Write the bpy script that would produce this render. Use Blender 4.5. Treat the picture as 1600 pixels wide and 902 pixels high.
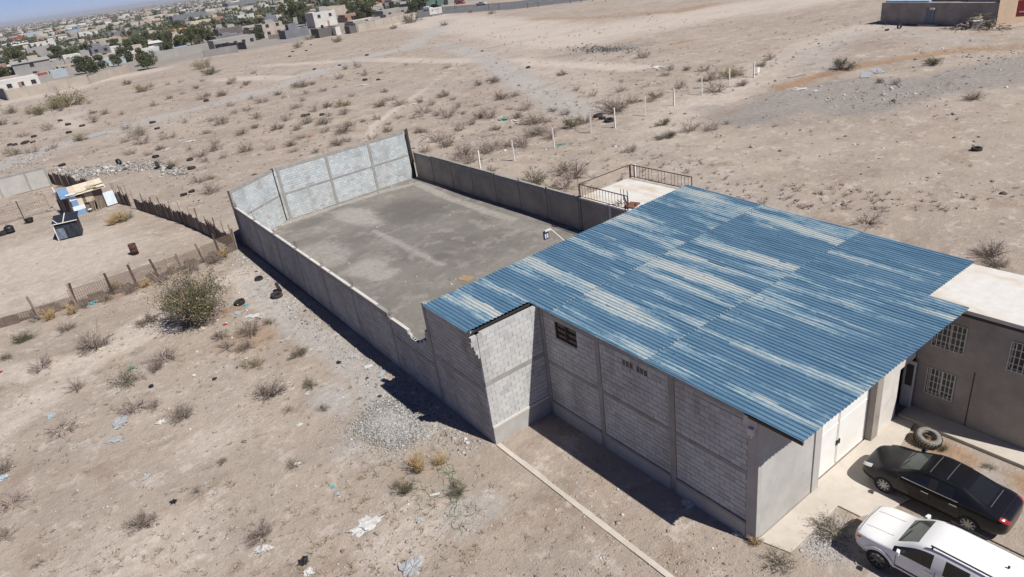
import bpy, bmesh, math, random
import numpy as np
from mathutils import Vector, Matrix, noise as mnoise
from mathutils.bvhtree import BVHTree

# ------------------------------------------------------------------ camera, sky, sun
for o in list(bpy.data.objects): bpy.data.objects.remove(o, do_unlink=True)
scene = bpy.context.scene
C = scene.collection
CAM_H, FPX = 18.0, 1068.0
PITCH, ROLL, HEAD = math.radians(26.0), math.radians(8.2), math.radians(33.6)
fw = np.array([math.sin(HEAD)*math.cos(PITCH), math.cos(HEAD)*math.cos(PITCH), -math.sin(PITCH)])
rt = np.array([math.cos(HEAD), -math.sin(HEAD), 0.0])
up = np.cross(rt, fw)
RX = math.cos(ROLL)*rt - math.sin(ROLL)*up
RU = math.cos(ROLL)*up + math.sin(ROLL)*rt
RM = np.stack([RX, RU, -fw], 1)
cd = bpy.data.cameras.new('camera'); cam = bpy.data.objects.new('camera', cd); C.objects.link(cam)
cd.sensor_width = 36.0; cd.lens = FPX/1600*36.0; cd.clip_start = 0.5; cd.clip_end = 60000
m4 = Matrix.Identity(4)
for i in range(3):
    for j in range(3): m4[i][j] = RM[i, j]
m4[2][3] = CAM_H
cam.matrix_world = m4
scene.camera = cam

SUN_D = Vector((-1.15, 3.81, -5.02)).normalized()
w = bpy.data.worlds.new('World'); scene.world = w; w.use_nodes = True
nt = w.node_tree; nt.nodes.clear()
sky = nt.nodes.new('ShaderNodeTexSky'); sky.sky_type = 'NISHITA'; sky.sun_disc = False
sky.sun_elevation = math.asin(-SUN_D.z); sky.sun_rotation = math.atan2(-SUN_D.x, -SUN_D.y)
sky.altitude = 1100; sky.air_density = 0.6; sky.dust_density = 0.0; sky.ozone_density = 1.0
bg = nt.nodes.new('ShaderNodeBackground'); bg.inputs['Strength'].default_value = 0.066
wo = nt.nodes.new('ShaderNodeOutputWorld')
tint = nt.nodes.new('ShaderNodeMix'); tint.data_type='RGBA'; tint.blend_type='MULTIPLY'; tint.inputs[0].default_value=1.0; tint.inputs[7].default_value=(.60,.63,.92,1)
nt.links.new(sky.outputs[0], tint.inputs[6]); nt.links.new(tint.outputs[2], bg.inputs[0]); nt.links.new(bg.outputs[0], wo.inputs[0])
sl = bpy.data.lights.new('sun', 'SUN'); sl.energy = 5.0; sl.angle = math.radians(0.53); sl.color = (1.0, 0.955, 0.89)
so = bpy.data.objects.new('sun', sl); C.objects.link(so)
so.rotation_euler = SUN_D.to_track_quat('-Z', 'Y').to_euler(); so.location = (20, -40, 60)
vs = scene.view_settings; vs.view_transform = 'Standard'; vs.look = 'None'; vs.gamma = 1.0
vs.use_curve_mapping = False; vs.exposure = 0.33

# ------------------------------------------------------------------ helpers
rnd = random.Random(7); nrng = np.random.default_rng(7)
def ray(px, py): return RM @ np.array([px-800, -(py-451), -FPX])
def at(px, py, z=0.0):
    r = ray(px, py); t = (z-CAM_H)/r[2]; return float(r[0]*t), float(r[1]*t)
def mpp(px, py):                         # metres per source pixel at the ground there
    x, y = at(px, py); return math.sqrt(x*x+y*y+CAM_H**2)/FPX
def hgt(x, y):
    """gentle relief of the open ground, zero round the built lot"""
    a = (np.sin(x*.43+1.3*np.sin(y*.21))*np.sin(y*.37+.6) + .6*np.sin(x*.93+y*.61+2.)*np.sin(y*.83-x*.31))
    d = np.maximum(np.maximum(9.0-x, x-36.0), np.maximum(2.0-y, y-59.0))
    k = np.clip(d/5.0, 0, 1)
    k2 = np.clip((np.abs(y-67)-15)/4.0, 0, 1); k = np.where(x < 11, np.minimum(k, k2), k)
    k=k*np.clip((170-np.hypot(x,y))/50.0,0,1)
    return a*.09*k
def hz(x, y): return float(hgt(np.array([x]), np.array([y]))[0])

def tag(o, label=None, cat=None, group=None, kind=None):
    if label: o['label'] = label
    if cat: o['category'] = cat
    if group: o['group'] = group
    if kind: o['kind'] = kind
    return o
def empty(name, loc=(0,0,0), rz=0, label=None, cat=None, group=None):
    o = bpy.data.objects.new(name, None); C.objects.link(o); o.location = loc; o.rotation_euler = (0,0,rz)
    o.empty_display_size = .2
    return tag(o, label, cat, group)
def link(name, me, parent=None, loc=None, rot=None):
    o = bpy.data.objects.new(name, me); C.objects.link(o)
    if parent: o.parent = parent
    if loc is not None: o.location = loc
    if rot is not None: o.rotation_euler = rot
    return o
def copy_tree(o, parent=None):
    c = o.copy(); C.objects.link(c); c.parent = parent
    for ch in list(o.children): copy_tree(ch, c)
    return c

class MB:
    def __init__(s): s.v=[]; s.f=[]; s.mi=[]; s.cur=0
    def add(s, vs, fs):
        n=len(s.v); s.v += [tuple(p) for p in vs]; s.f += [tuple(i+n for i in f) for f in fs]; s.mi += [s.cur]*len(fs); return s
    def box(s, x0,x1,y0,y1,z0,z1):
        return s.add([(x0,y0,z0),(x1,y0,z0),(x1,y1,z0),(x0,y1,z0),(x0,y0,z1),(x1,y0,z1),(x1,y1,z1),(x0,y1,z1)],
            [(0,3,2,1),(4,5,6,7),(0,1,5,4),(1,2,6,5),(2,3,7,6),(3,0,4,7)])
    def hexa(s, bot, top):
        return s.add(list(bot)+list(top), [(3,2,1,0),(4,5,6,7),(0,1,5,4),(1,2,6,5),(2,3,7,6),(3,0,4,7)])
    def prism(s, poly, z0, z1):
        n=len(poly); a=sum(poly[i][0]*poly[(i+1)%n][1]-poly[(i+1)%n][0]*poly[i][1] for i in range(n))
        if a<0: poly=poly[::-1]
        return s.add([(x,y,z0) for x,y in poly]+[(x,y,z1) for x,y in poly],
            [tuple(range(n-1,-1,-1)), tuple(range(n,2*n))]+[(i,(i+1)%n,n+(i+1)%n,n+i) for i in range(n)])
    def bar(s, a, b, w, h=None):
        """box of section w x h between two points"""
        h = h or w; a=Vector(a); b=Vector(b); d=(b-a).normalized()
        u=d.cross(Vector((0,0,1)))
        if u.length<.05: u=d.cross(Vector((0,1,0)))
        u.normalize(); v=u.cross(d).normalized(); u=u*w/2; v=v*h/2
        q=[-u-v,u-v,u+v,-u+v]
        return s.add([a+p for p in q]+[b+p for p in q],[(3,2,1,0),(4,5,6,7),(0,1,5,4),(1,2,6,5),(2,3,7,6),(3,0,4,7)])
    def tube(s, a, b, r0, r1=None, n=8):
        r1 = r0 if r1 is None else r1
        a=Vector(a); b=Vector(b); d=(b-a).normalized(); u=d.cross(Vector((0,0,1)))
        if u.length<.05: u=d.cross(Vector((0,1,0)))
        u.normalize(); v=u.cross(d)
        c=[(math.cos(2*math.pi*i/n),math.sin(2*math.pi*i/n)) for i in range(n)]
        return s.add([a+(u*x+v*y)*r0 for x,y in c]+[b+(u*x+v*y)*r1 for x,y in c],
            [tuple(range(n-1,-1,-1)),tuple(range(n,2*n))]+[(i,(i+1)%n,n+(i+1)%n,n+i) for i in range(n)])
    def lathe(s, prof, n=24, axis='z', c=(0,0,0), closed=False):
        vs=[]; m=len(prof)
        for i in range(n):
            t=2*math.pi*i/n
            for r,z in prof:
                p=(r*math.cos(t), r*math.sin(t), z)
                if axis=='x': p=(z, r*math.cos(t), r*math.sin(t))
                vs.append((p[0]+c[0],p[1]+c[1],p[2]+c[2]))
        fs=[]
        for i in range(n):
            j=(i+1)%n
            for k in range(m if closed else m-1):
                k2=(k+1)%m; fs.append((i*m+k, j*m+k, j*m+k2, i*m+k2))
        return s.add(vs,fs)
    def mesh(s, mats, smooth=False, name='mesh'):
        me=bpy.data.meshes.new(name); me.from_pydata(s.v,[],s.f)
        for m in (mats if isinstance(mats,(list,tuple)) else [mats]): me.materials.append(m)
        me.polygons.foreach_set('material_index', s.mi)
        if smooth: me.polygons.foreach_set('use_smooth',[True]*len(s.f))
        me.update(); return me
    def build(s, name, mats, parent=None, loc=None, rot=None, smooth=False):
        return link(name, s.mesh(mats, smooth, name), parent, loc, rot)
def bevel(o, wd=.01, seg=2):
    b=o.modifiers.new('bevel','BEVEL'); b.width=wd; b.segments=seg; b.limit_method='ANGLE'; return o
def np_mesh(name, V, F, mats, smooth=False):
    me=bpy.data.meshes.new(name); V=np.asarray(V,np.float32); F=np.asarray(F,np.int32); k=F.shape[1]
    me.vertices.add(len(V)); me.vertices.foreach_set('co',V.ravel())
    me.loops.add(F.size); me.loops.foreach_set('vertex_index',F.ravel())
    me.polygons.add(len(F)); me.polygons.foreach_set('loop_start',np.arange(0,F.size,k,dtype=np.int32))
    if smooth: me.polygons.foreach_set('use_smooth',np.ones(len(F),bool))
    for m in (mats if isinstance(mats,(list,tuple)) else [mats]): me.materials.append(m)
    me.update(calc_edges=True); return me

# ------------------------------------------------------------------ materials
class NT:
    def __init__(s, name):
        s.m=bpy.data.materials.new(name); s.m.use_nodes=True; s.t=s.m.node_tree; s.t.nodes.clear()
        s.out=s.n('ShaderNodeOutputMaterial'); s.b=s.n('ShaderNodeBsdfPrincipled'); s.l(s.b.outputs[0],s.out.inputs[0])
    def n(s,t,**k):
        x=s.t.nodes.new(t)
        for a,b in k.items(): setattr(x,a,b)
        return x
    def l(s,a,b): s.t.links.new(a,b)
    def coord(s, scale=(1,1,1), kind='Object', rand=True, loc=None):
        tc=s.n('ShaderNodeTexCoord'); mp=s.n('ShaderNodeMapping'); mp.inputs['Scale'].default_value=scale
        s.l(tc.outputs[kind],mp.inputs[0])
        if rand:
            oi=s.n('ShaderNodeObjectInfo'); mu=s.math('MULTIPLY',oi.outputs['Random'],37.0); s.l(mu,mp.inputs['Location'])
        return mp.outputs[0]
    def noise(s, vec, scale, detail=4, rough=.55):
        x=s.n('ShaderNodeTexNoise'); x.inputs['Scale'].default_value=scale; x.inputs['Detail'].default_value=detail; x.inputs['Roughness'].default_value=rough
        s.l(vec,x.inputs['Vector']); return x.outputs['Fac']
    def math(s,op,a,b=None,clamp=False):
        x=s.n('ShaderNodeMath',operation=op,use_clamp=clamp)
        for i,v in enumerate((a,b)):
            if v is None: continue
            if isinstance(v,(int,float)): x.inputs[i].default_value=v
            else: s.l(v,x.inputs[i])
        return x.outputs[0]
    def ramp(s,fac,stops,interp='LINEAR'):
        x=s.n('ShaderNodeValToRGB'); r=x.color_ramp; r.interpolation=interp
        while len(r.elements)<len(stops): r.elements.new(.5)
        for e,(p,c) in zip(r.elements,stops):
            e.position=p; e.color=(c,c,c,1) if isinstance(c,(int,float)) else (*c,1)
        s.l(fac,x.inputs[0]); return x.outputs[0]
    def mix(s,fac,a,b,mode='MIX'):
        x=s.n('ShaderNodeMix',data_type='RGBA',blend_type=mode)
        for i,v in ((0,fac),(6,a),(7,b)):
            if isinstance(v,(int,float)): x.inputs[i].default_value=v
            elif isinstance(v,tuple): x.inputs[i].default_value=(*v,1)
            else: s.l(v,x.inputs[i])
        return x.outputs[2]
    def bump(s,h,strength=.3,dist=.02):
        x=s.n('ShaderNodeBump'); x.inputs['Strength'].default_value=strength; x.inputs['Distance'].default_value=dist
        s.l(h,x.inputs['Height']); s.l(x.outputs[0],s.b.inputs['Normal'])
    def done(s,col,rough=.9,metal=0,spec=.3):
        b=s.b
        if isinstance(col,tuple): b.inputs['Base Color'].default_value=(*col,1)
        else: s.l(col,b.inputs['Base Color'])
        if isinstance(rough,(int,float)): b.inputs['Roughness'].default_value=rough
        else: s.l(rough,b.inputs['Roughness'])
        b.inputs['Metallic'].default_value=metal; b.inputs['Specular IOR Level'].default_value=spec
        return s.m
MATS={}
def sc(c,k): return tuple(min(1,max(0,x*k)) for x in c)
def simple(name,c,rough=.85,var=.25,scale=3.0,bump=.25,bscale=40,metal=0,spec=.3,dirt=None):
    """one surface: a base colour that varies, fine relief, optional dirt blotches"""
    if name in MATS: return MATS[name]
    t=NT(name); v=t.coord(); a=t.noise(v,scale,5); b=t.noise(v,bscale,3)
    col=t.mix(t.ramp(a,[(.3,0.),(.7,1.)]),sc(c,1-var),sc(c,1+var*.6))
    col=t.mix(.25,col,t.ramp(b,[(.3,sc(c,.7)),(.7,sc(c,1.2))]))
    if dirt: col=t.mix(t.ramp(t.noise(v,scale*.45,6),[(.52,0.),(.72,.75)]),col,dirt)
    if bump: t.bump(b,bump,.01)
    MATS[name]=t.done(col,rough,metal,spec); return MATS[name]
def island_mat(name,stops,rough=.95,scale=30,var=.3):
    """pieces of one mesh, or copies of one object, each of its own tone"""
    t=NT(name); g=t.n('ShaderNodeNewGeometry'); oi=t.n('ShaderNodeObjectInfo')
    r=t.math('FRACT',t.math('ADD',g.outputs['Random Per Island'],oi.outputs['Random']))
    col=t.ramp(r,stops); v=t.coord(); a=t.noise(v,scale,4)
    col=t.mix(t.ramp(a,[(.3,0.),(.7,1.)]),col,(0,0,0)) if False else t.mix(var,col,t.ramp(a,[(.25,.25),(.75,.95)]),'MULTIPLY')
    if 'block' in name:
        mp=t.n('ShaderNodeMapping'); mp.inputs['Scale'].default_value=(.9,.9,.35); t.l(g.outputs['Position'],mp.inputs[0])
        col=t.mix(.5,col,t.ramp(t.noise(mp.outputs[0],1.0,7,.7),[(.34,(.52,.49,.46)),(.56,(1.,1.,1.)),(1.,(1.,1.,1.))]),'MULTIPLY')
        col=t.mix(t.ramp(t.noise(g.outputs['Position'],2.6,7,.75),[(.60,0.),(.70,.5)]),col,(.33,.31,.285))
    t.bump(a,.35,.01); MATS[name]=t.done(col,rough); return MATS[name]

# ground: sand with painted-in soils (vertex attribute), pebbles and stains
def ground_mat():
    t=NT('sandy_ground'); v=t.coord((1,1,1),'Object',False)
    n1=t.noise(v,.045,6,.6); n2=t.noise(v,.35,5,.6); n3=t.noise(v,2.2,5,.65); n4=t.noise(v,14,4,.7)
    col=t.ramp(n1,[(.30,(.362,.305,.260)),(.50,(.412,.348,.294)),(.68,(.456,.396,.340))])
    col=t.mix(t.ramp(n2,[(.36,0.),(.66,.55)]),col,(.312,.270,.234))
    col=t.mix(t.ramp(t.noise(v,.8,6,.7),[(.52,0.),(.70,.5)]),col,(.445,.385,.325))
    col=t.mix(t.ramp(t.noise(v,.3,8,.72),[(.54,0.),(.62,.75)]),col,(.30,.238,.192))
    col=t.mix(t.ramp(t.noise(v,.55,8,.78),[(.54,0.),(.61,.75)]),col,(.51,.46,.41))
    col=t.mix(t.ramp(t.noise(v,1.7,6,.75),[(.56,0.),(.68,.45)]),col,(.27,.225,.19))
    at_=t.n('ShaderNodeAttribute',attribute_name='soil'); sp=t.n('ShaderNodeSeparateColor'); t.l(at_.outputs['Color'],sp.inputs[0])
    def msk(o,lo=.25,hi=.7):
        return t.ramp(t.math('ADD',o,t.math('MULTIPLY',t.math('SUBTRACT',t.noise(v,.9,6,.7),.5),.9)),[(lo,0.),(hi,1.)])
    pale=msk(sp.outputs[1]); grey=msk(sp.outputs[0]); org=msk(sp.outputs[2],.3,.75)
    col=t.mix(t.math('MULTIPLY',pale,.8),col,t.ramp(n3,[(.3,(.50,.44,.385)),(.7,(.58,.52,.46))]))
    col=t.mix(t.math('MULTIPLY',grey,.8),col,t.ramp(n3,[(.3,(.37,.352,.335)),(.7,(.46,.44,.42))]))
    dkg=msk(at_.outputs['Alpha'])
    col=t.mix(t.math('MULTIPLY',dkg,.8),col,t.ramp(n3,[(.3,(.235,.218,.205)),(.7,(.32,.30,.282))]))
    col=t.mix(t.math('MULTIPLY',org,.75),col,t.ramp(n3,[(.3,(.25,.155,.09)),(.7,(.40,.26,.155))]))
    # fine mottling and pebbles
    col=t.mix(.38,col,t.ramp(n4,[(.28,.34),(.72,1.)]),'MULTIPLY'); col=t.mix(.22,col,t.ramp(n3,[(.3,.5),(.7,1.)]),'MULTIPLY')
    vo=t.n('ShaderNodeTexVoronoi'); vo.inputs['Scale'].default_value=5.5; t.l(v,vo.inputs['Vector'])
    dots=t.ramp(vo.outputs['Distance'],[(.09,1.),(.17,0.)])
    dens=t.ramp(t.noise(v,.22,5,.7),[(.45,0.),(.65,1.)])
    cs=t.n('ShaderNodeSeparateColor'); t.l(vo.outputs['Color'],cs.inputs[0])
    col=t.mix(t.math('MULTIPLY',t.math('MULTIPLY',dots,dens),.55),col,t.ramp(cs.outputs[0],[(.0,(.12,.10,.085)),(.45,(.33,.28,.23)),(.8,(.55,.50,.45)),(1.,(.68,.65,.6))]))
    mpw=t.n('ShaderNodeMapping'); mpw.inputs['Scale'].default_value=(.05,.11,1); mpw.inputs['Rotation'].default_value=(0,0,.5); t.l(v,mpw.inputs[0])
    col=t.mix(.55,col,t.ramp(t.noise(mpw.outputs[0],1.0,9,.72),[(.30,(.62,.60,.58)),(.5,(1.,.98,.96)),(.70,(1.,1.,1.))]),'MULTIPLY')
    col=t.mix(t.ramp(t.noise(v,.16,9,.75),[(.56,0.),(.66,.5)]),col,(.27,.225,.185))
    h=t.math('ADD',t.math('MULTIPLY',n3,.6),t.math('ADD',t.math('MULTIPLY',n4,.25),t.math('MULTIPLY',n2,1.1)))
    t.bump(h,.8,.16); return t.done(col,.97,0,.15)
def yard_mat():
    t=NT('grey_yard_fill'); v=t.coord((1,1,1),'Object',False)
    n1=t.noise(v,.14,6,.65); n2=t.noise(v,.6,6,.7); n3=t.noise(v,12,4,.7); n4=t.noise(v,3,5,.65)
    col=t.ramp(n1,[(.34,(.15,.14,.128)),(.5,(.185,.173,.158)),(.66,(.232,.217,.198))])
    col=t.mix(t.ramp(n2,[(.52,0.),(.60,.6)]),col,(.285,.268,.245)); col=t.mix(t.ramp(t.noise(v,1.3,8,.78),[(.55,0.),(.63,.55)]),col,(.125,.118,.108)); col=t.mix(t.ramp(t.noise(v,.33,8,.75),[(.57,0.),(.64,.5)]),col,(.27,.235,.20))
    at_=t.n('ShaderNodeAttribute',attribute_name='soil'); sp=t.n('ShaderNodeSeparateColor'); t.l(at_.outputs['Color'],sp.inputs[0])
    k=t.ramp(t.math('ADD',sp.outputs[0],t.math('MULTIPLY',t.math('SUBTRACT',t.noise(v,1.6,6,.75),.5),1.1)),[(.3,0.),(.8,.85)])
    col=t.mix(k,col,t.ramp(n4,[(.3,(.27,.256,.235)),(.7,(.37,.352,.322))]))
    k=t.ramp(t.math('ADD',sp.outputs[1],t.math('MULTIPLY',t.math('SUBTRACT',t.noise(v,1.1,6,.75),.5),1.1)),[(.3,0.),(.8,.7)])
    col=t.mix(k,col,(.125,.118,.110))
    col=t.mix(.35,col,t.ramp(n3,[(.3,.45),(.7,1.)]),'MULTIPLY')
    t.bump(t.math('ADD',t.math('MULTIPLY',n3,.3),n4),.4,.06); return t.done(col,.97,0,.15)
def roof_mat():
    t=NT('sun_faded_blue_sheet'); tc=t.n('ShaderNodeTexCoord'); oi=t.n('ShaderNodeObjectInfo')
    def mp(s):
        m=t.n('ShaderNodeMapping'); m.inputs['Scale'].default_value=s; t.l(tc.outputs['Object'],m.inputs[0])
        t.l(t.math('MULTIPLY',oi.outputs['Random'],91.),m.inputs['Location']); return m.outputs[0]
    big=t.noise(mp((1.15,.17,1)),1.0,3,.5); fine=t.noise(mp((10,.36,1)),1.0,5,.72); brk=t.noise(mp((5,3.,1)),1.0,4,.7); tiny=t.noise(mp((40,7,1)),1.0,3,.7)
    col=t.ramp(fine,[(.28,(.054,.124,.198)),(.5,(.090,.178,.268)),(.72,(.150,.250,.335))])
    f=t.math('ADD',t.math('MULTIPLY',t.math('SUBTRACT',big,.5),2.7),t.math('MULTIPLY',t.math('SUBTRACT',fine,.5),1.15))
    f=t.math('ADD',f,t.math('MULTIPLY',t.math('SUBTRACT',brk,.5),.55))
    f=t.math('ADD',f,t.math('MULTIPLY',t.math('SUBTRACT',tiny,.5),.35))
    f=t.math('ADD',f,t.math('MULTIPLY',t.math('SUBTRACT',oi.outputs['Random'],.5),.32))
    lite=t.ramp(f,[(-.12,0.),(.18,1.)]); bare=t.ramp(f,[(.16,0.),(.46,1.)])
    col=t.mix(t.math('MULTIPLY',lite,.75),col,(.235,.355,.425))
    col=t.mix(t.math('MULTIPLY',bare,.85),col,t.ramp(brk,[(.3,(.38,.44,.45)),(.55,(.46,.475,.45)),(.74,(.45,.41,.345))]))
    ru=t.noise(mp((3.2,1.1,1)),1.0,6,.75); col=t.mix(t.ramp(ru,[(.66,0.),(.76,.6)]),col,(.33,.25,.18))
    col=t.mix(.3,col,t.ramp(tiny,[(.3,.5),(.7,1.)]),'MULTIPLY'); col=t.mix(t.ramp(brk,[(.60,0.),(.72,.35)]),col,(.05,.10,.155))
    return t.done(col,t.ramp(fine,[(.3,.42),(.7,.7)]),.0,.4)
def plaster(name,c,stain,scale=.7):
    t=NT(name); v=t.coord(); a=t.noise(v,scale,6,.65); b=t.noise(v,25,4); d=t.noise(v,2.5,6,.7)
    col=t.mix(t.ramp(a,[(.35,0.),(.68,1.)]),c,stain); col=t.mix(.3,col,t.ramp(d,[(.3,.55),(.7,1.)]),'MULTIPLY')
    t.bump(b,.25,.01); MATS[name]=t.done(col,.93); return MATS[name]
M={}
M['ground']=ground_mat(); M['yard']=yard_mat(); M['roof']=roof_mat()
M['block']=island_mat('concrete_block',[(0,(.47,.475,.475)),(.35,(.515,.52,.518)),(.7,(.55,.555,.55)),(.9,(.50,.50,.49)),(1,(.41,.41,.405))],scale=14,var=.35)
M['blueblock']=island_mat('pale_bluish_block',[(0,(.43,.475,.49)),(.4,(.50,.54,.55)),(.75,(.55,.58,.585)),(1,(.39,.42,.43))],scale=14,var=.3)
M['greyblock']=island_mat('weathered_grey_block',[(0,(.39,.38,.37)),(.5,(.45,.44,.43)),(1,(.50,.49,.475))],scale=14,var=.4)
M['mortar']=simple('mortar',(.37,.365,.352),.95,.2,3)
M['beam']=simple('poured_concrete',(.285,.272,.255),.93,.25,2.2,.3,30,dirt=(.22,.205,.19))
M['plinth']=plaster('plinth_render',(.40,.395,.38),(.33,.31,.285))
M['panel']=plaster('grey_render',(.43,.42,.40),(.35,.34,.32))
M['whitewall']=plaster('pale_render',(.62,.595,.56),(.52,.49,.45))
M['house']=plaster('brown_grey_render',(.37,.33,.29),(.24,.212,.19),.6)
M['slab']=plaster('concrete_slab',(.52,.475,.42),(.44,.395,.34),.5)
M['sealcoat']=None
def seal():
    t=NT('white_roof_sealant'); v=t.coord((1,1,1),'Object',False); a=t.noise(v,.55,6,.7); b=t.noise(v,3,5,.7)
    col=t.mix(t.ramp(b,[(.3,0.),(.7,1.)]),(.52,.505,.475),(.60,.59,.56))
    m=t.n('ShaderNodeMapping'); m.inputs['Scale'].default_value=(.9,.35,1); tc=t.n('ShaderNodeTexCoord'); t.l(tc.outputs['Object'],m.inputs[0])
    st=t.noise(m.outputs[0],1.0,5,.6); col=t.mix(t.ramp(st,[(.50,0.),(.66,.75)]),col,(.47,.375,.26)); return t.done(col,.75,0,.3)
M['sealcoat']=seal()
M['doorwhite']=simple('white_gate_paint',(.72,.71,.68),.55,.08,1.5,.05,dirt=(.62,.59,.53))
M['rustbar']=simple('rusty_dark_steel',(.085,.05,.036),.8,.4,6)
M['darksteel']=simple('dark_steel',(.04,.038,.036),.6,.3,5)
M['whitebar']=simple('white_painted_bar',(.60,.58,.54),.6,.15,6)
M['postwhite']=simple('whitewashed_post',(.66,.64,.60),.9,.2,4)
M['glass']=simple('dark_window_glass',(.02,.023,.025),.12,.2,2,0,spec=.5)
M['dirtyglass']=simple('dusty_window_glass',(.075,.068,.058),.3,.4,3,0,spec=.5)
M['timber']=simple('grey_weathered_timber',(.25,.21,.17),.95,.35,5)
M['darktimber']=simple('dark_weathered_timber',(.085,.068,.055),.95,.4,5)
M['rubber']=simple('tyre_rubber',(.022,.022,.023),.85,.3,8,.3)
M['dustyrubber']=simple('dusty_tyre_rubber',(.20,.185,.165),.95,.35,5,.3)
M['rustdrum']=simple('rusty_drum',(.075,.04,.028),.85,.45,4)
M['mesh']=simple('rusty_wire',(.16,.115,.09),.9,.3,6)
M['mesh2']=simple('brown_fence_sheet',(.155,.12,.10),.95,.4,2.5)

# ------------------------------------------------------------------ ground
def axis(lo,hi,step,flo,fhi,g=1.09):
    a=list(np.arange(lo,hi+1e-6,step)); s=step; x=hi
    while x<fhi: s=min(s*g,700); x+=s; a.append(x)
    s=step; x=lo; b=[]
    while x>flo: s=min(s*g,700); x-=s; b.append(x)
    return np.array(b[::-1]+a)
def seg_mask(X,Y,pts,wd,soft):
    d=np.full(X.shape,1e9)
    for (x0,y0),(x1,y1) in zip(pts[:-1],pts[1:]):
        dx,dy=x1-x0,y1-y0; t=np.clip(((X-x0)*dx+(Y-y0)*dy)/(dx*dx+dy*dy+1e-9),0,1)
        d=np.minimum(d,np.hypot(X-x0-t*dx,Y-y0-t*dy))
    return np.clip(1-(d-wd/2)/soft,0,1)
def blob(X,Y,cx,cy,rx,ry,a=0,soft=.6):
    c,s=math.cos(a),math.sin(a); u=((X-cx)*c+(Y-cy)*s)/rx; v=(-(X-cx)*s+(Y-cy)*c)/ry
    return np.clip((1-np.hypot(u,v))/soft,0,1)
def pxs(l): return [at(*p) for p in l]
gx=axis(-26,70,.45,-9000,14000); gy=axis(3,86,.45,-600,14000)
GX,GY=np.meshgrid(gx,gy); GZ=hgt(GX,GY)
grey=np.zeros_like(GX); pale=np.zeros_like(GX); orng=np.zeros_like(GX); dark=np.zeros_like(GX)
def mx(a,b,k=1.0): np.maximum(a,b*k,out=a)
# tracks and bare strips of the waste ground
mx(grey,seg_mask(GX,GY,pxs([(-40,275),(60,238),(130,215),(235,190),(300,172),(400,146),(470,124),(520,104),(565,92),(640,73),(680,46),(705,30)]),4.0,2.5),.95)
mx(pale,seg_mask(GX,GY,pxs([(330,125),(400,122),(455,122),(500,112)]),3.0,3.0),.8)
mx(pale,seg_mask(GX,GY,pxs([(-30,172),(60,152),(140,132),(190,120),(330,88)]),7,5),.9)
mx(pale,seg_mask(GX,GY,pxs([(130,200),(90,187),(160,168),(200,160)]),2.5,2.5),.6)
mx(pale,seg_mask(GX,GY,pxs([(568,226),(585,195),(607,178),(650,150),(710,105),(745,85)]),.7,.6),.75)
mx(pale,seg_mask(GX,GY,pxs([(400,104),(500,98),(580,93),(680,95),(800,95),(850,100),(1000,106)]),2.5,3.0),.75)
mx(pale,seg_mask(GX,GY,pxs([(640,30),(760,40),(900,60),(1050,30),(1200,8),(1350,-15)]),16,14),.75)
mx(pale,seg_mask(GX,GY,pxs([(1375,38),(1290,62),(1210,98),(1130,150),(1060,170),(1010,225)]),4,4),.55)
mx(grey,seg_mask(GX,GY,pxs([(690,70),(745,85),(775,100),(820,130),(880,160),(905,175)]),3.6,3.0),.75)
mx(dark,seg_mask(GX,GY,pxs([(430,150),(560,142),(680,132),(760,128)]),3,5),.45); mx(dark,seg_mask(GX,GY,pxs([(360,190),(430,175),(520,160)]),3,4),.35); mx(pale,seg_mask(GX,GY,pxs([(700,60),(780,75),(860,110),(950,140)]),5,6),.4)
mx(dark,seg_mask(GX,GY,pxs([(1170,180),(1260,150),(1330,165),(1420,140),(1520,125),(1640,110)]),5,4),.85)
mx(grey,seg_mask(GX,GY,pxs([(1320,110),(1260,88),(1330,55),(1380,45),(1500,62)]),3.5,4),.5)
mx(grey,seg_mask(GX,GY,pxs([(1010,230),(1060,255),(1100,275),(1200,310)]),2.5,3),.35)
mx(orng,seg_mask(GX,GY,pxs([(1225,138),(1270,120),(1330,108),(1400,92),(1440,88),(1500,78),(1620,72)]),1.0,2.6),.82)
mx(orng,seg_mask(GX,GY,pxs([(830,30),(920,28),(960,25),(1060,18),(1120,5)]),4,5),.65)
mx(orng,blob(GX,GY,*at(1065,66),6,2.5),.7)
mx(orng,blob(GX,GY,*at(1140,175),4,2.2),.45)
mx(dark,blob(GX,GY,*at(945,78),15,3.6,-.6),1.0); mx(dark,seg_mask(GX,GY,pxs([(1250,140),(1340,130),(1450,130),(1600,95)]),4,3),.7); mx(dark,seg_mask(GX,GY,pxs([(1100,170),(1150,185),(1230,190)]),2,2),.5)
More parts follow.
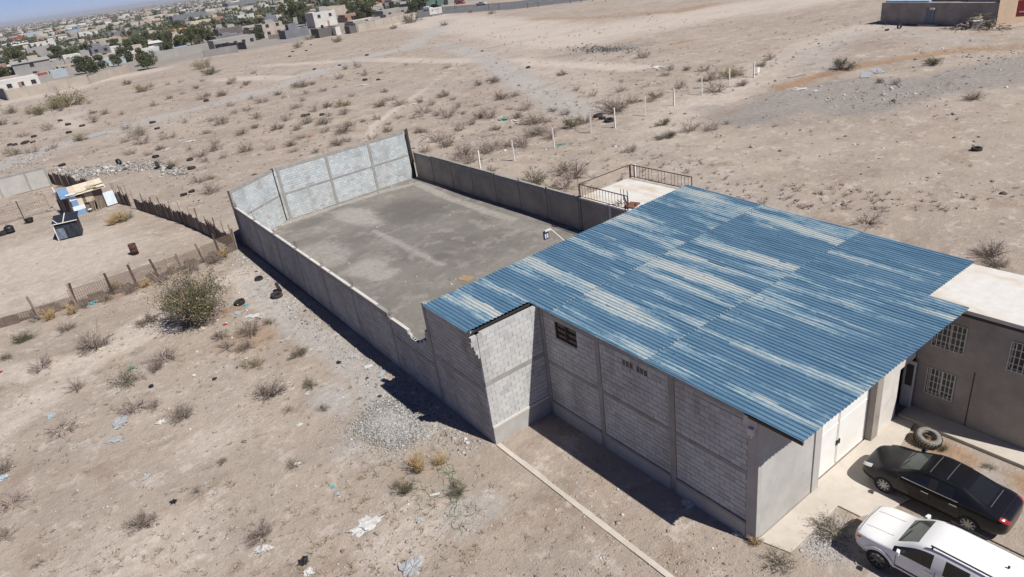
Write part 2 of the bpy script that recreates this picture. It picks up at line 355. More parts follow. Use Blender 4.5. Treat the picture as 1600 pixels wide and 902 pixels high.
# the neighbour's swept lot and the near waste ground
mx(pale,blob(GX,GY,-3,66,13,15,0,.5),.62)
mx(pale,seg_mask(GX,GY,pxs([(-40,590),(60,580),(130,567),(190,540),(240,515),(300,480),(230,500),(140,560),(40,640),(-40,700)]),1.2,1.3),.85)
mx(pale,seg_mask(GX,GY,pxs([(350,440),(380,425),(400,460),(440,480)]),1.5,1.2),.7)
mx(pale,blob(GX,GY,*at(180,900),7,5),.5)
mx(grey,seg_mask(GX,GY,pxs([(395,445),(450,500),(520,545),(560,580),(600,625),(650,665)]),.9,1.0),.8)
mx(orng,blob(GX,GY,*at(385,530),3.0,3.0),.6); mx(orng,blob(GX,GY,*at(200,455),4,1.3),.6); mx(dark,blob(GX,GY,*at(205,590),2.2,1.8),.4); mx(orng,blob(GX,GY,*at(180,560),1.6,1.2),.4); mx(dark,blob(GX,GY,*at(90,710),3,2),.35); mx(pale,blob(GX,GY,*at(640,840),3,2),.6); mx(pale,blob(GX,GY,*at(330,690),3,2.5),.5); mx(grey,blob(GX,GY,*at(740,800),2.2,1.6),.6); mx(orng,blob(GX,GY,*at(930,760),2.0,1.6),.35); mx(grey,blob(GX,GY,*at(520,625),1.4,2.4),.85); mx(grey,blob(GX,GY,*at(545,700),1.6,1.6),.45); mx(grey,blob(GX,GY,*at(1290,840),1.6,2.0),.8)
mx(orng,blob(GX,GY,*at(255,440),4,1.2),.5); mx(orng,blob(GX,GY,*at(350,490),3,1.6),.55); mx(orng,blob(GX,GY,*at(420,540),2,2.5),.35)
mx(orng,blob(GX,GY,*at(660,735),2.2,1.6),.4); mx(orng,blob(GX,GY,*at(460,560),2,5),.28)
mx(orng,blob(GX,GY,22.4,7.2,1.0,1.5),.9); mx(orng,blob(GX,GY,22.6,4.6,.8,1.8),.8); mx(grey,blob(GX,GY,22.3,5.8,1.2,1.0),.5)
mx(orng,seg_mask(GX,GY,[at(30,95),at(130,66),at(210,50)],9,5),.8)
mx(dark,(GY>240)*(GX<160)*1.0,.8); mx(orng,(GY>240)*(GX<160)*1.0,.12)
nx,ny=len(gx),len(gy)
V=np.stack([GX.ravel(),GY.ravel(),GZ.ravel()],1)
I=np.arange(nx*ny).reshape(ny,nx); F=np.stack([I[:-1,:-1].ravel(),I[:-1,1:].ravel(),I[1:,1:].ravel(),I[1:,:-1].ravel()],1)
me=np_mesh('ground',V,F,M['ground'],True)
ca=me.attributes.new('soil','FLOAT_COLOR','POINT'); ca.data.foreach_set('color',np.stack([grey.ravel(),pale.ravel(),orng.ravel(),dark.ravel()],1).astype(np.float32).ravel())
tag(link('ground',me),kind='structure')
# graded grey fill inside the walled yard
yx=np.linspace(11.3,29.1,110); yy=np.linspace(23.3,57.4,210); YX,YY=np.meshgrid(yx,yy)
YZ=.075+.035*np.sin(YX*.7+np.sin(YY*.4))*np.sin(YY*.5)+.05*blob(YX,YY,*at(565,330),2.6,4)
gl=blob(YX,YY,*at(560,340),2.0,4.5,.1); 
for p,a,b,k in [((575,420),2.2,2.4,.9),((600,430),1.6,1.4,.9),((500,400),3.5,4.5,.7),((650,395),.8,4.5,.55),((480,365),3,2.5,.45),((810,355),1.5,5,.45),((700,330),3,3,.3)]: mx(gl,blob(YX,YY,*at(*p),a,b),k)
mx(gl,seg_mask(YX,YY,pxs([(440,352),(520,326),(600,300),(650,288),(700,310),(800,345)]),.5,.5),.8)
mx(gl,seg_mask(YX,YY,pxs([(585,362),(640,390),(690,415)]),.3,.4),.7)
gd=np.zeros_like(gl)
for p,a,b,k in [((640,330),4,6,.8),((690,403),1.1,1.0,.9),((480,350),2.5,2,.6),((560,380),3,3,.5),((620,470),2,2.5,.4)]: mx(gd,blob(YX,YY,*at(*p),a,b),k)
I=np.arange(YX.size).reshape(YX.shape); F=np.stack([I[:-1,:-1].ravel(),I[:-1,1:].ravel(),I[1:,1:].ravel(),I[1:,:-1].ravel()],1)
me=np_mesh('yard_floor',np.stack([YX.ravel(),YY.ravel(),YZ.ravel()],1),F,M['yard'],True)
ca=me.attributes.new('soil','FLOAT_COLOR','POINT'); ca.data.foreach_set('color',np.stack([gl.ravel(),gd.ravel(),gd.ravel()*0,np.ones(gl.size)],1).astype(np.float32).ravel())
tag(link('yard_floor',me),kind='structure')

# ------------------------------------------------------------------ block walls
UB=MB().box(-.5,.5,-.5,.5,-.5,.5).mesh(M['block'],name='block_unit')
UBG=MB().box(-.5,.5,-.5,.5,-.5,.5).mesh(M['greyblock'],name='grey_block_unit')
def courses(parent,p0,p1,side,bands,gaps,mat,n_ind=0,unit=None,keep=None,bl=.4,proud=.014,name='block'):
    """lay block courses on the face of the wall line p0-p1; the nearest n_ind are objects of their own"""
    dx,dy=p1[0]-p0[0],p1[1]-p0[1]; L=math.hypot(dx,dy); dx/=L; dy/=L; nx_,ny_=side*dy,-side*dx; ang=math.atan2(dy,dx)
    out=[]; k=0
    for za,zb in bands:
        n=max(1,round((zb-za)/.2)); h=(zb-za)/n
        for i in range(n):
            z0=za+i*h; zc=z0+h/2; iv=[(0.,L)]
            for (u0,u1,g0,g1) in gaps:
                if g0<zc<g1:
                    nv=[]
                    for a,b in iv:
                        if u1<=a or u0>=b: nv.append((a,b)); continue
                        if u0>a: nv.append((a,u0))
                        if u1<b: nv.append((u1,b))
                    iv=nv
            k+=1; off=(k%2)*bl/2
            for a,b in iv:
                u=math.floor((a-off)/bl)*bl+off
                while u<b-1e-6:
                    c0,c1=max(a,u),min(b,u+bl); u+=bl
                    if c1-c0<.06: continue
                    if keep and not keep((c0+c1)/2,zc): continue
                    cu=(c0+c1)/2; q=rnd.uniform(-.004,.006)
                    out.append((p0[0]+dx*cu+nx_*(q-.012),p0[1]+dy*cu+ny_*(q-.012),zc,c1-c0-.016,h-.016))
    out.sort(key=lambda b:b[0]**2+b[1]**2+(b[2]-CAM_H)**2)
    # the pieces that show largest: spread from the nearest on
    for x,y,z,l,h in out[:n_ind]:
        o=link(name,unit or UB,parent); o.location=(x,y,z); o.rotation_euler=(0,0,ang); o.scale=(l,proud*2+.024,h)
    rest=out[n_ind:]
    if rest:
        mb=MB(); t=proud+.012
        for x,y,z,l,h in rest:
            a=(dx*l/2,dy*l/2); b=(nx_*t,ny_*t)
            q=[(x-a[0]-b[0],y-a[1]-b[1]),(x+a[0]-b[0],y+a[1]-b[1]),(x+a[0]+b[0],y+a[1]+b[1]),(x-a[0]+b[0],y-a[1]+b[1])]
            if (q[1][0]-q[0][0])*(q[2][1]-q[1][1])-(q[1][1]-q[0][1])*(q[2][0]-q[1][0])<0: q=q[::-1]
            mb.hexa([(*p,z-h/2) for p in q],[(*p,z+h/2) for p in q])
        o=mb.build(name+'_courses',mat,parent); o['kind']='stuff'
    return out

RZB=lambda x: 5.33+.30*(x-11.1)/16.6
RZF=lambda x: 5.02-.008*(x-14.1)
def roofz(x,y): t=(y-8.0)/15.4; return RZF(x)*(1-t)+RZB(x)*t

# ---- left yard wall (long, in shade towards the camera)
WX0,WX1=11.2,11.36
yl=empty('block_yard_wall',(WX0,19.72,0),0,'long grey block wall in shade with a broken notch, left side of the walled yard','wall')
def P(o,parent):                        # parent keeping world coordinates
    o.parent=parent; o.matrix_parent_inverse=parent.matrix_basis.inverted(); return o
def wallmb(): return MB()
def ltop(y):
    if y<23.9: return 5.25
    if y<24.3: return 3.7
    if y<24.7: return 3.1
    if y<25.1: return 2.85
    if y<26.2: return 2.65
    if y<29.3: return 2.95
    return 3.18
core=MB()
ys=[19.75,19.86,19.95,20.04,20.12,20.2]
for i,yv in enumerate(ys[:-1]): core.box(WX0,WX1,yv,ys[i+1],0,4.2+.2*i)
core.box(WX0,WX1,20.2,23.78,0,roofz(11.2,22)-.12)
for a,b in [(23.98,24.3),(24.3,24.7),(24.7,25.1),(25.1,26.2),(26.2,29.3),(29.3,54.0)]: core.box(WX0,WX1,a,b,0,ltop(a+.01)-.02)
P(core.build('wall',M['mortar']),yl)
cols=[23.88,28.0,32.4,36.6,40.8,45.0,49.3,53.9]
for i,c in enumerate(cols):
    t=5.2 if i==0 else ltop(c)+.06
    P(MB().box(WX0-.035,WX1+.02,c-.1,c+.1,0,t).build('column',M['beam']),yl)
for c in cols[1:]:
    for k in range(4):
        xx=WX0+.03+(k%2)*.1; yv=c-.06+(k//2)*.12; t=rnd.uniform(.25,.75)
        P(MB().tube((xx,yv,ltop(c)),(xx+rnd.uniform(-.04,.04),yv+rnd.uniform(-.04,.04),ltop(c)+t),.008,n=5).build('rebar',M['rustbar']),yl)
P(MB().box(WX0-.03,WX1+.01,19.9,23.77,2.5,2.72).build('tie_beam',M['beam']),yl)
P(MB().box(WX0-.028,WX1+.01,23.99,28.0-.11,1.9,2.08).build('tie_beam',M['beam']),yl)
for a,b in zip(cols[1:-1],cols[2:]):
    P(MB().box(WX0-.025,WX1+.015,a+.11,b-.11,ltop(b)-.2,ltop(b)).build('tie_beam',M['beam']),yl)
def keepL(u,z):
    y=19.75+u
    if y<20.2: return z<4.3
    return z<(roofz(11.2,22)-.15 if y<23.9 else ltop(y)-.1)
gp=[(c-.1-19.75,c+.1-19.75,0,9) for c in cols]+[(0,4.02,2.48,2.74),(4.2,8.2,1.88,2.1)]+[(a+.1-19.75,b-.1-19.75,ltop(b)-.22,9) for a,b in zip(cols[1:-1],cols[2:])]
courses(yl,(WX0,19.75),(WX0,54.0),-1,[(.05,1.88),(1.88,2.5),(2.5,5.3)],gp,M['greyblock'],300,UBG,keepL)
for o in [c for c in yl.children if c.name.startswith('block')]: P(o,yl)
# hollow cores of the broken block ends
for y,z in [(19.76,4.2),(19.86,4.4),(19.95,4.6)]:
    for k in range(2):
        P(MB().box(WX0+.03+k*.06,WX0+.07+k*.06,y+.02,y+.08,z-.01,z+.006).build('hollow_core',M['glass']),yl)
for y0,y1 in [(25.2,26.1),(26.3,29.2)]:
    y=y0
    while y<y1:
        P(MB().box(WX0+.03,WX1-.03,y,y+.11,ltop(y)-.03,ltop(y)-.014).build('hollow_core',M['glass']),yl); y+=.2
P(MB().box(WX0-.0,WX1,26.2,29.3,2.945,2.95).build('top_course',M['whitewall']),yl)
for i in range(8):
    a=29.4+i*3.1
    if a<53: P(MB().box(WX0+.0,WX1-.0,a,a+2.9,3.16,3.2).build('cap',M['whitewall']),yl)
for k in range(5):
    y=26.0+rnd.uniform(-.2,.3); P(MB().box(WX0+.01,WX1-.02,y,y+.14,2.65,2.72+rnd.uniform(0,.1)).build('loose_block',M['block']),yl)

yl.rotation_euler.z=-.0105
# ---- far yard wall, lit, with a kink near its left end
FA,FK,FB=(11.5,53.95),(15.95,56.9),(28.95,57.35)
fwl=empty('block_yard_wall',(FA[0],FA[1],0),0,'tall pale bluish block wall in full sun across the far end of the yard','wall')
def slab_line(p0,p1,t,z0a,z1a,z0b=None,z1b=None,off=0):
    """thick wall between two ground points, thickness t behind the line"""
    z0b=z0a if z0b is None else z0b; z1b=z1a if z1b is None else z1b
    dx,dy=p1[0]-p0[0],p1[1]-p0[1]; L=math.hypot(dx,dy); n=(-dy/L,dx/L)
    a=(p0[0]+n[0]*off,p0[1]+n[1]*off); b=(p1[0]+n[0]*off,p1[1]+n[1]*off); c=(b[0]+n[0]*t,b[1]+n[1]*t); d=(a[0]+n[0]*t,a[1]+n[1]*t)
    return MB().hexa([(*a,z0a),(*b,z0b),(*c,z0b),(*d,z0a)],[(*a,z1a),(*b,z1b),(*c,z1b),(*d,z1a)])
def lerp(p,q,t): return (p[0]+(q[0]-p[0])*t,p[1]+(q[1]-p[1])*t)
FH=4.55
P(slab_line(FA,FK,.16,0,FH).build('wall',M['mortar']),fwl); P(slab_line(FK,FB,.16,0,FH).build('wall',M['mortar']),fwl)
for p0,p1,ts in [(FA,FK,(0,.985)),(FK,FB,(.02,.36,.68,.985))]:
    for t in ts:
        a=lerp(p0,p1,t); dx,dy=p1[0]-p0[0],p1[1]-p0[1]; L=math.hypot(dx,dy); b=(a[0]+dx/L*.2,a[1]+dy/L*.2)
        P(slab_line(a,b,.23,0,FH+.03,off=-.035).build('column',M['beam'] if t not in(.985,) else M['darksteel']),fwl)
    for z0,z1 in ((2.18,2.34),(FH-.24,FH+.01)):
        P(slab_line(lerp(p0,p1,.03),lerp(p0,p1,.975),.2,z0,z1,off=-.025).build('tie_beam',M['beam']),fwl)
    L=math.hypot(p1[0]-p0[0],p1[1]-p0[1])
    courses(fwl,p0,p1,1,[(.0,2.18),(2.34,FH-.24)],[(t*L-.02,t*L+.22,0,9) for t in ts],M['blueblock'])
for o in [c for c in fwl.children if c.name.startswith('block')]: P(o,fwl)
for t in (0.4,0.44,.7):
    a=lerp(FK,FB,t*.9); P(MB().tube((a[0],a[1]+.08,FH),(a[0]+.03,a[1]+.1,FH+.45),.01,n=5).build('rebar',M['rustbar']),fwl)
P(MB().box(28.97,29.08,57.3,57.45,0,4.7).build('end_column',M['darksteel']),fwl)
P(MB().bar((28.8,57.1,4.5),(28.9,56.9,1.6),.1).build('brace',M['darktimber']),fwl)

# ---- right yard wall: rendered panels between columns
yr=empty('block_yard_wall',(29.2,34,0),0,'low grey panelled block wall in shade, right side of the yard','wall')
RXW=29.12
ysr=[57.1,53.9,50.6,47.4,44.1,40.9,37.6,34.1]
for a,b in zip(ysr[:-1],ysr[1:]):
    h=2.42+rnd.uniform(-.05,.05)
    P(MB().box(RXW,RXW+.16,b+.09,a-.09,0,h).build('panel',M['house']),yr)
    P(MB().box(RXW-.03,RXW+.19,b+.09,a-.09,h,h+.10).build('cap',M['beam']),yr)
    P(MB().box(RXW-.022,RXW-.002,b+.1,a-.1,h-.28,h-.02).build('tie_beam',M['beam']),yr)
for a in ysr: P(MB().box(RXW+.03,RXW+.2,a-.085,a+.085,0,2.56).build('column',M['beam']),yr)

# ------------------------------------------------------------------ warehouse
wh=empty('warehouse',(20,16,0),0,'large grey block warehouse under a sun-faded blue corrugated roof','building')
SX=14.25; RY=19.72; FY=9.5
def part(mb,name,mat,par=wh,smooth=False): return P(mb.build(name,mat,None,smooth=smooth),par)
def sub(mb,name,mat,par,smooth=False):
    o=mb.build(name,mat,None,smooth=smooth); o.parent=par; return o
# side wall (shaded), with window, vent slots, columns, tie beam, plinth
def poly_wall_x(x0,x1,pts): # pts in (y,z)
    n=len(pts); m=MB(); m.add([(x0,y,z) for y,z in pts]+[(x1,y,z) for y,z in pts],[tuple(range(n)),tuple(range(2*n-1,n-1,-1))]+[(i,n+i,n+(i+1)%n,(i+1)%n) for i in range(n)]); return m
zt=lambda y: roofz(SX,y)-.05
sw=part(MB().box(SX,SX+.15,FY,17.55,0,4.0).box(SX,SX+.15,18.78,RY,0,4.0).box(SX,SX+.15,17.55,18.78,0,4.08)
        .hexa([(SX,FY,4.0),(SX+.15,FY,4.0),(SX+.15,17.55,4.0),(SX,17.55,4.0)],[(SX,FY,zt(FY)),(SX+.15,FY,zt(FY)),(SX+.15,17.55,zt(17.55)),(SX,17.55,zt(17.55))])
        .hexa([(SX,17.55,4.84),(SX+.15,17.55,4.84),(SX+.15,18.78,4.84),(SX,18.78,4.84)],[(SX,17.55,zt(17.55)),(SX+.15,17.55,zt(17.55)),(SX+.15,18.78,zt(18.78)),(SX,18.78,zt(18.78))])
        .hexa([(SX,18.78,4.0),(SX+.15,18.78,4.0),(SX+.15,RY,4.0),(SX,RY,4.0)],[(SX,18.78,zt(18.78)),(SX+.15,18.78,zt(18.78)),(SX+.15,RY,zt(RY)),(SX,RY,zt(RY))]),'side_wall',M['mortar'])
scol=[(9.47,9.85,M['panel']),(12.72,12.98,M['beam']),(16.28,16.5,M['beam']),(19.5,19.72,M['beam'])]
for a,b,m in scol: part(MB().box(SX-.035,SX+.16,a,b,0 if a<10 else .0,zt(a)-.02),'column',m)
yy_=[9.86,12.71,12.99,16.27,16.51,19.49]
for a,b in zip(yy_[::2],yy_[1::2]):
    part(MB().box(SX-.026,SX+.1,a,b,2.6,2.76),'tie_beam',M['beam'])
    part(MB().hexa([(SX-.06,a,0),(SX+.1,a,0),(SX+.1,b,0),(SX-.06,b,0)],[(SX-.05,a,.6),(SX+.1,a,.6),(SX+.1,b,.6),(SX-.05,b,.6)]),'plinth',M['plinth'])
    part(MB().box(SX-.075,SX+.1,a,b,.602,.70),'plinth_ledge',M['beam'])
    part(MB().hexa([(SX-.026,a,zt(a)-.24),(SX+.1,a,zt(a)-.24),(SX+.1,b,zt(b)-.24),(SX-.026,b,zt(b)-.24)],[(SX-.026,a,zt(a)-.02),(SX+.1,a,zt(a)-.02),(SX+.1,b,zt(b)-.02),(SX-.026,b,zt(b)-.02)]),'ring_beam',M['beam'])
gaps=[(a-FY-.01,b-FY+.01,0,9) for a,b,_ in scol]+[(17.53-FY,18.80-FY,4.0,4.86),(13.9-FY,15.15-FY,4.42,4.66),(0,20,2.58,2.78)]
courses(wh,(SX,FY),(SX,RY),-1,[(.70,2.6),(2.76,4.0),(4.0,5.3)],gaps,M['block'],140,UB,lambda u,z: z<zt(FY+u)-.3)
# vent slots
for k in range(7):
    if k==3: continue
    y=13.93+k*.17; part(MB().box(SX-.016,SX+.004,y,y+.12,4.43,4.65),'vent_slot',M['glass'])
    part(MB().box(SX-.03,SX-.018,y+.12,y+.15,4.42,4.66),'vent_fin',M['block'])
# steel window
win=part(MB().box(SX+.06,SX+.08,17.56,18.77,4.08,4.84),'window',M['dirtyglass'])
fr=MB(); 
for y in (17.56,18.16,18.77): fr.box(SX+.0,SX+.05,y-.025,y+.025,4.08,4.84)
for z in (4.09,4.33,4.58,4.83): fr.box(SX+.005,SX+.045,17.56,18.77,z-.02,z+.02)
sub(fr,'window_frame',M['rustbar'],win)
g=MB()
for k in range(9): g.tube((SX-.03,17.62+k*.135,4.06),(SX-.03,17.62+k*.135,4.86),.008,n=5)
sub(g,'window_bars',M['rustbar'],win)
# return wall (sunlit)
rw=part(MB().hexa([(11.37,RY,0),(SX-.003,RY,0),(SX-.003,RY+.15,0),(11.37,RY+.15,0)],[(11.37,RY,4.2),(SX-.003,RY,4.2),(SX-.003,RY+.15,4.2),(11.37,RY+.15,4.2)])
        .box(11.37,SX-.003,RY,RY+.15,4.2,zt(RY)),'return_wall',M['mortar'])
part(MB().box(11.2,SX-.04,RY-.028,RY+.0,2.86,3.05),'tie_beam',M['beam'])
part(MB().box(11.2,SX-.04,RY-.05,RY+.0,0,.80),'plinth',M['plinth'])
part(MB().box(11.2,SX-.04,RY-.065,RY+.0,.802,.90),'plinth_ledge',M['whitewall'])
part(MB().box(11.2,11.365,RY,RY+.028,0,4.18),'wall_end',M['block'])
for i,(z0,xl) in enumerate(((4.22,11.10),(4.42,11.02),(4.62,10.98),(4.82,10.88),(5.02,10.92))):
    tb=part(MB().box(xl,11.19,RY-.012,RY+.14,z0,z0+.185),'toothing_block',M['block'])
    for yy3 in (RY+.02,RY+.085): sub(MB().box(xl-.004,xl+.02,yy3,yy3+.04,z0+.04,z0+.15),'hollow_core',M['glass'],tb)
def keepR(u,z):
    return True
courses(wh,(11.2,RY),(SX-.04,RY),1,[(.90,2.86),(3.05,5.25)],[],M['block'],240,UB,keepR)
for o in [c for c in wh.children if c.name.startswith('block')]: P(o,wh)
# back and right walls
part(MB().box(11.37,27.55,23.22,23.37,0,5.2),'back_wall',M['greyblock'])
part(MB().box(27.4,27.55,FY,23.21,0,4.85),'right_wall',M['greyblock'])
# front: grey rendered bay, gate, pillar, pale bay, doorway
fz=lambda x: roofz(x,FY)-.06
part(MB().box(SX+.161,17.36,FY+.02,FY+.17,0,fz(15)),'front_bay',M['panel'])
part(MB().box(17.36,17.74,FY-.03,FY+.17,0,fz(17)),'gate_post',M['panel'])
part(MB().box(21.18,21.62,FY-.06,FY+.35,0,fz(21)),'gate_post',M['house'])
part(MB().box(21.62,23.0,FY+.02,FY+.17,0,fz(22)),'front_bay',M['whitewall'])
part(MB().box(23.0,24.14,FY+.02,FY+.17,2.3,fz(23)),'front_bay',M['whitewall'])
part(MB().box(17.74,21.18,FY+.1,FY+.2,3.9,fz(19)),'gate_lintel',M['panel'])
for x0,x1 in ((17.76,19.24),(19.27,21.16)):
    d=part(MB().box(x0,x1,FY+.22,FY+.27,.05,3.9),'gate_leaf',M['doorwhite'])
    f=MB()
    for x in (x0+.02,x1-.02): f.box(x-.02,x+.02,FY+.2,FY+.218,.05,3.9)
    for z in (.08,1.9,3.86): f.box(x0+.045,x1-.045,FY+.203,FY+.218,z-.02,z+.02)
    sub(f,'gate_frame',M['doorwhite'],d)
    sub(MB().box(19.16 if x0<18 else 19.30,19.21 if x0<18 else 19.35,FY+.16,FY+.2,.95,1.15),'latch',M['darksteel'],d)
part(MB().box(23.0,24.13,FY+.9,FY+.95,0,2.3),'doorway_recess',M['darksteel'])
dl=part(MB().box(23.95,24.0,FY-.12,FY+.3,.06,2.2),'open_door',M['whitebar'])
sub(MB().box(23.935,23.949,FY-.06,FY+.2,1.1,2.05),'door_pane',M['dirtyglass'],dl)
# roof: corrugated sheets lapped in three rows
roof=part(MB().bar((11.3,RY+.9,5.0),(27.3,RY+.9,5.1),.06,.12),'roof_purlins',M['rustbar'])
pm=MB()
for y in (8.6,11.2,13.4,16.2,18.6,21.0,23.0):
    x0=14.2 if y<19.8 else 11.3; pm.bar((x0,y,roofz(x0,y)-.07),(27.4 if y>9.4 else 23.7,y,roofz(27.4,y)-.07),.05,.09)
sub(pm,'purlin_set',M['rustbar'],roof)
PIT=.18
def rib(u):                       # trapezoid profile, u in pitches
    f=u-math.floor(u); 
    return 0.0 if f<.36 else (.036*(f-.36)/.14 if f<.5 else (.036 if f<.8 else .036*(1-(f-.8)/.2)))
def sheet(x0,x1,y0,y1,lift):
    xs=[]; k=math.floor(x0/PIT)
    while k*PIT<x1+PIT:
        for f in (0,.36,.5,.8):
            x=(k+f)*PIT
            if x0<=x<=x1: xs.append(x)
        k+=1
    xs=sorted(set([x0]+xs+[x1])); n=6; V=[];Fc=[]
    for j in range(n+1):
        y=y0+(y1-y0)*j/n; wav=.006*math.sin(j*2.1+x0*3)
        for x in xs: V.append((x,y,roofz(x,y)+rib(x/PIT)+lift*(1-j/n)+wav*(0<j<n)))
    m=len(xs)
    for j in range(n):
        for i in range(m-1): Fc.append((j*m+i,j*m+i+1,(j+1)*m+i+1,(j+1)*m+i))
    mb=MB(); mb.add(V,Fc); return mb
rows=[(18.85,23.45),(13.85,19.05),(8.02,14.05)]
xe=[14.08]+[14.08+.9*k+.02 for k in range(1,15)]+[27.72]
for r,(y0,y1) in enumerate(rows):
    for k in range(len(xe)-1):
        x0,x1=xe[k],xe[k+1]+.06*(k<len(xe)-2)
        a=y0
        if r==2: a=(9.36 if x0>23.7 else y0+.01*math.sin(k*1.7)+.02*(k/10))
        o=sub(sheet(x0,x1,a,y1+.02*rnd.random(),.012+.006*(k%2)+r*.006),'roof_sheet',M['roof'],roof)
        sub_=None
for x0,x1 in ((11.0,11.95),(11.9,12.85),(12.8,13.7),(13.65,14.12)):
    sub(sheet(x0,x1,20.12,23.43,.012+.008*rnd.random()),'roof_sheet',M['roof'],roof)
lp_=MB()  # pale slips along the lap edges: sunlight on the rib ends, put in as colour
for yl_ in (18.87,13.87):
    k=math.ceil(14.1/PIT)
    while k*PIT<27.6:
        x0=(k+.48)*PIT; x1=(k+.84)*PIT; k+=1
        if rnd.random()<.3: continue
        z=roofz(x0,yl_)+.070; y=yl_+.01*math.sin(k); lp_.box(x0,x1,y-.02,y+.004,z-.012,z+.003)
sub(lp_,'lap_edge_glints',M['panel'],roof)['kind']='stuff'
# screw heads in rows over the purlins
scm=MB()
for y in (8.6,11.2,13.4,16.2,18.6,21.0,23.0):
    k=0; x=14.3 if y<20 else 11.2
    while x<27.5 and not (y<9.4 and x>23.6):
        if rnd.random()<.75:
            xx=(math.floor(x/PIT)+.65)*PIT; z=roofz(xx,y)+.056; r_=.022
            scm.add([(xx+r_*math.cos(q*1.047),y+rnd.uniform(-.03,.03)*0+r_*math.sin(q*1.047),z) for q in range(6)]+[(xx,y,z+.012)],[(q,(q+1)%6,6) for q in range(6)])
        x+=PIT*4
sub(scm,'screw_heads',M['darksteel'],roof)['kind']='stuff'
e=MB().bar((14.12,8.05,roofz(14.1,8)-.08),(14.12,FY+.3,roofz(14.1,FY)-.08),.06,.1); sub(e,'fascia_board',M['rustbar'],roof)
e=MB().bar((11.2,20.06,roofz(11.2,20)-.06),(14.1,20.06,roofz(14.1,20)-.06),.05,.08); sub(e,'fascia_board',M['darksteel'],roof)
part(MB().box(SX-.2,SX-.05,FY+.1,FY+.28,4.35,4.6).tube((SX-.1,FY+.2,4.35),(SX-.1,FY+.2,4.2),.03),'junction_box',M['whitewall'])
part(MB().box(14.16,SX-.04,FY+.05,FY+.5,4.6,roofz(14.2,FY)-.14),'eave_block',M['whitewall'])
# lamp-like panel on a white arm behind the roof
sl_=empty('wall_lamp',(18.97,23.4,5.2),0,'small dark blue lamp panel on a white pipe arm behind the roof edge','lamp')
P(MB().tube((18.97,23.42,5.1),(18.95,23.5,5.45),.03).tube((18.95,23.5,5.45),(18.88,24.35,5.87),.028).build('arm',M['whitebar']),sl_)
lp=P(MB().box(18.44,18.74,24.36,24.42,5.44,5.86).build('lamp_frame',simple('dark_blue_enamel',(.03,.045,.11),.5)),sl_)
for x in (18.49,18.61): MB().box(x,x+.08,24.34,24.355,5.5,5.72).build('lens',M['whitebar'],lp)
P(MB().box(18.5,18.85,24.3,24.38,5.84,5.92).build('bracket',M['whitebar']),sl_)

# ------------------------------------------------------------------ rendered house beside the warehouse
hs=empty('rendered_house',(25.9,7.2,0),0,'two-storey brown grey rendered house with white flat roof and barred windows','house')
HX=24.15
hw=MB(); wins=[(8.0,9.03,3.08,4.12),(8.1,9.02,.97,2.07),(5.55,6.6,3.07,4.15)]
P(hw.box(HX+.12,27.4,4.9,FY,0,4.8).build('wall_core',M['house']),hs)
# front skin with real openings
skin=MB(); ysr_=[4.9,5.55,5.6,6.6,8.0,8.1,9.02,9.03,FY]; 
def solid(y0,y1,z0,z1):
    for a,b,c,d in wins:
        if (y0+y1)/2>a and (y0+y1)/2<b and (z0+z1)/2>c and (z0+z1)/2<d: return False
    return True
zs_=sorted({0,.95,.97,2.05,2.07,3.07,3.08,4.12,4.15,4.8})
for a,b in zip(ysr_[:-1],ysr_[1:]):
    for c,d in zip(zs_[:-1],zs_[1:]):
        if solid(a,b,c,d): skin.box(HX,HX+.119,a,b,c,d)
P(skin.build('wall',M['house']),hs)
for y0,y1,z0,z1 in wins:
    wn=P(MB().box(HX+.085,HX+.115,y0,y1,z0,z1).build('window',M['dirtyglass']),hs)
    f=MB()
    for y in (y0+.02,(y0+y1)/2,y1-.02): f.box(HX+.05,HX+.08,y-.02,y+.02,z0,z1)
    for z in (z0+.02,z1-.02): f.box(HX+.05,HX+.08,y0,y1,z-.02,z+.02)
    f.build('window_frame',M['whitebar'],wn)
    b=MB(); n=8
    for k in range(n): y=y0-.02+(y1-y0+.04)*k/(n-1); b.box(HX-.045,HX-.025,y-.011,y+.011,z0-.03,z1+.03)
    for k in range(5): z=z0-.02+(z1-z0+.04)*k/4; b.box(HX-.028,HX-.012,y0-.03,y1+.03,z-.01,z+.01)
    b.build('window_bars',M['whitebar'],wn)
P(MB().box(23.9,27.62,4.65,9.52,4.81,4.95).build('roof_slab',M['sealcoat']),hs)
P(MB().box(23.96,27.4,4.75,9.5,4.66,4.8).build('slab_edge',M['darksteel']),hs)
P(MB().box(HX-.012,HX+.0,7.5,7.53,0,2.5).build('wall_joint',M['darksteel']),hs)
P(MB().box(HX-.02,HX,5.2,5.7,2.0,3.0).build('patch',M['panel']),hs)

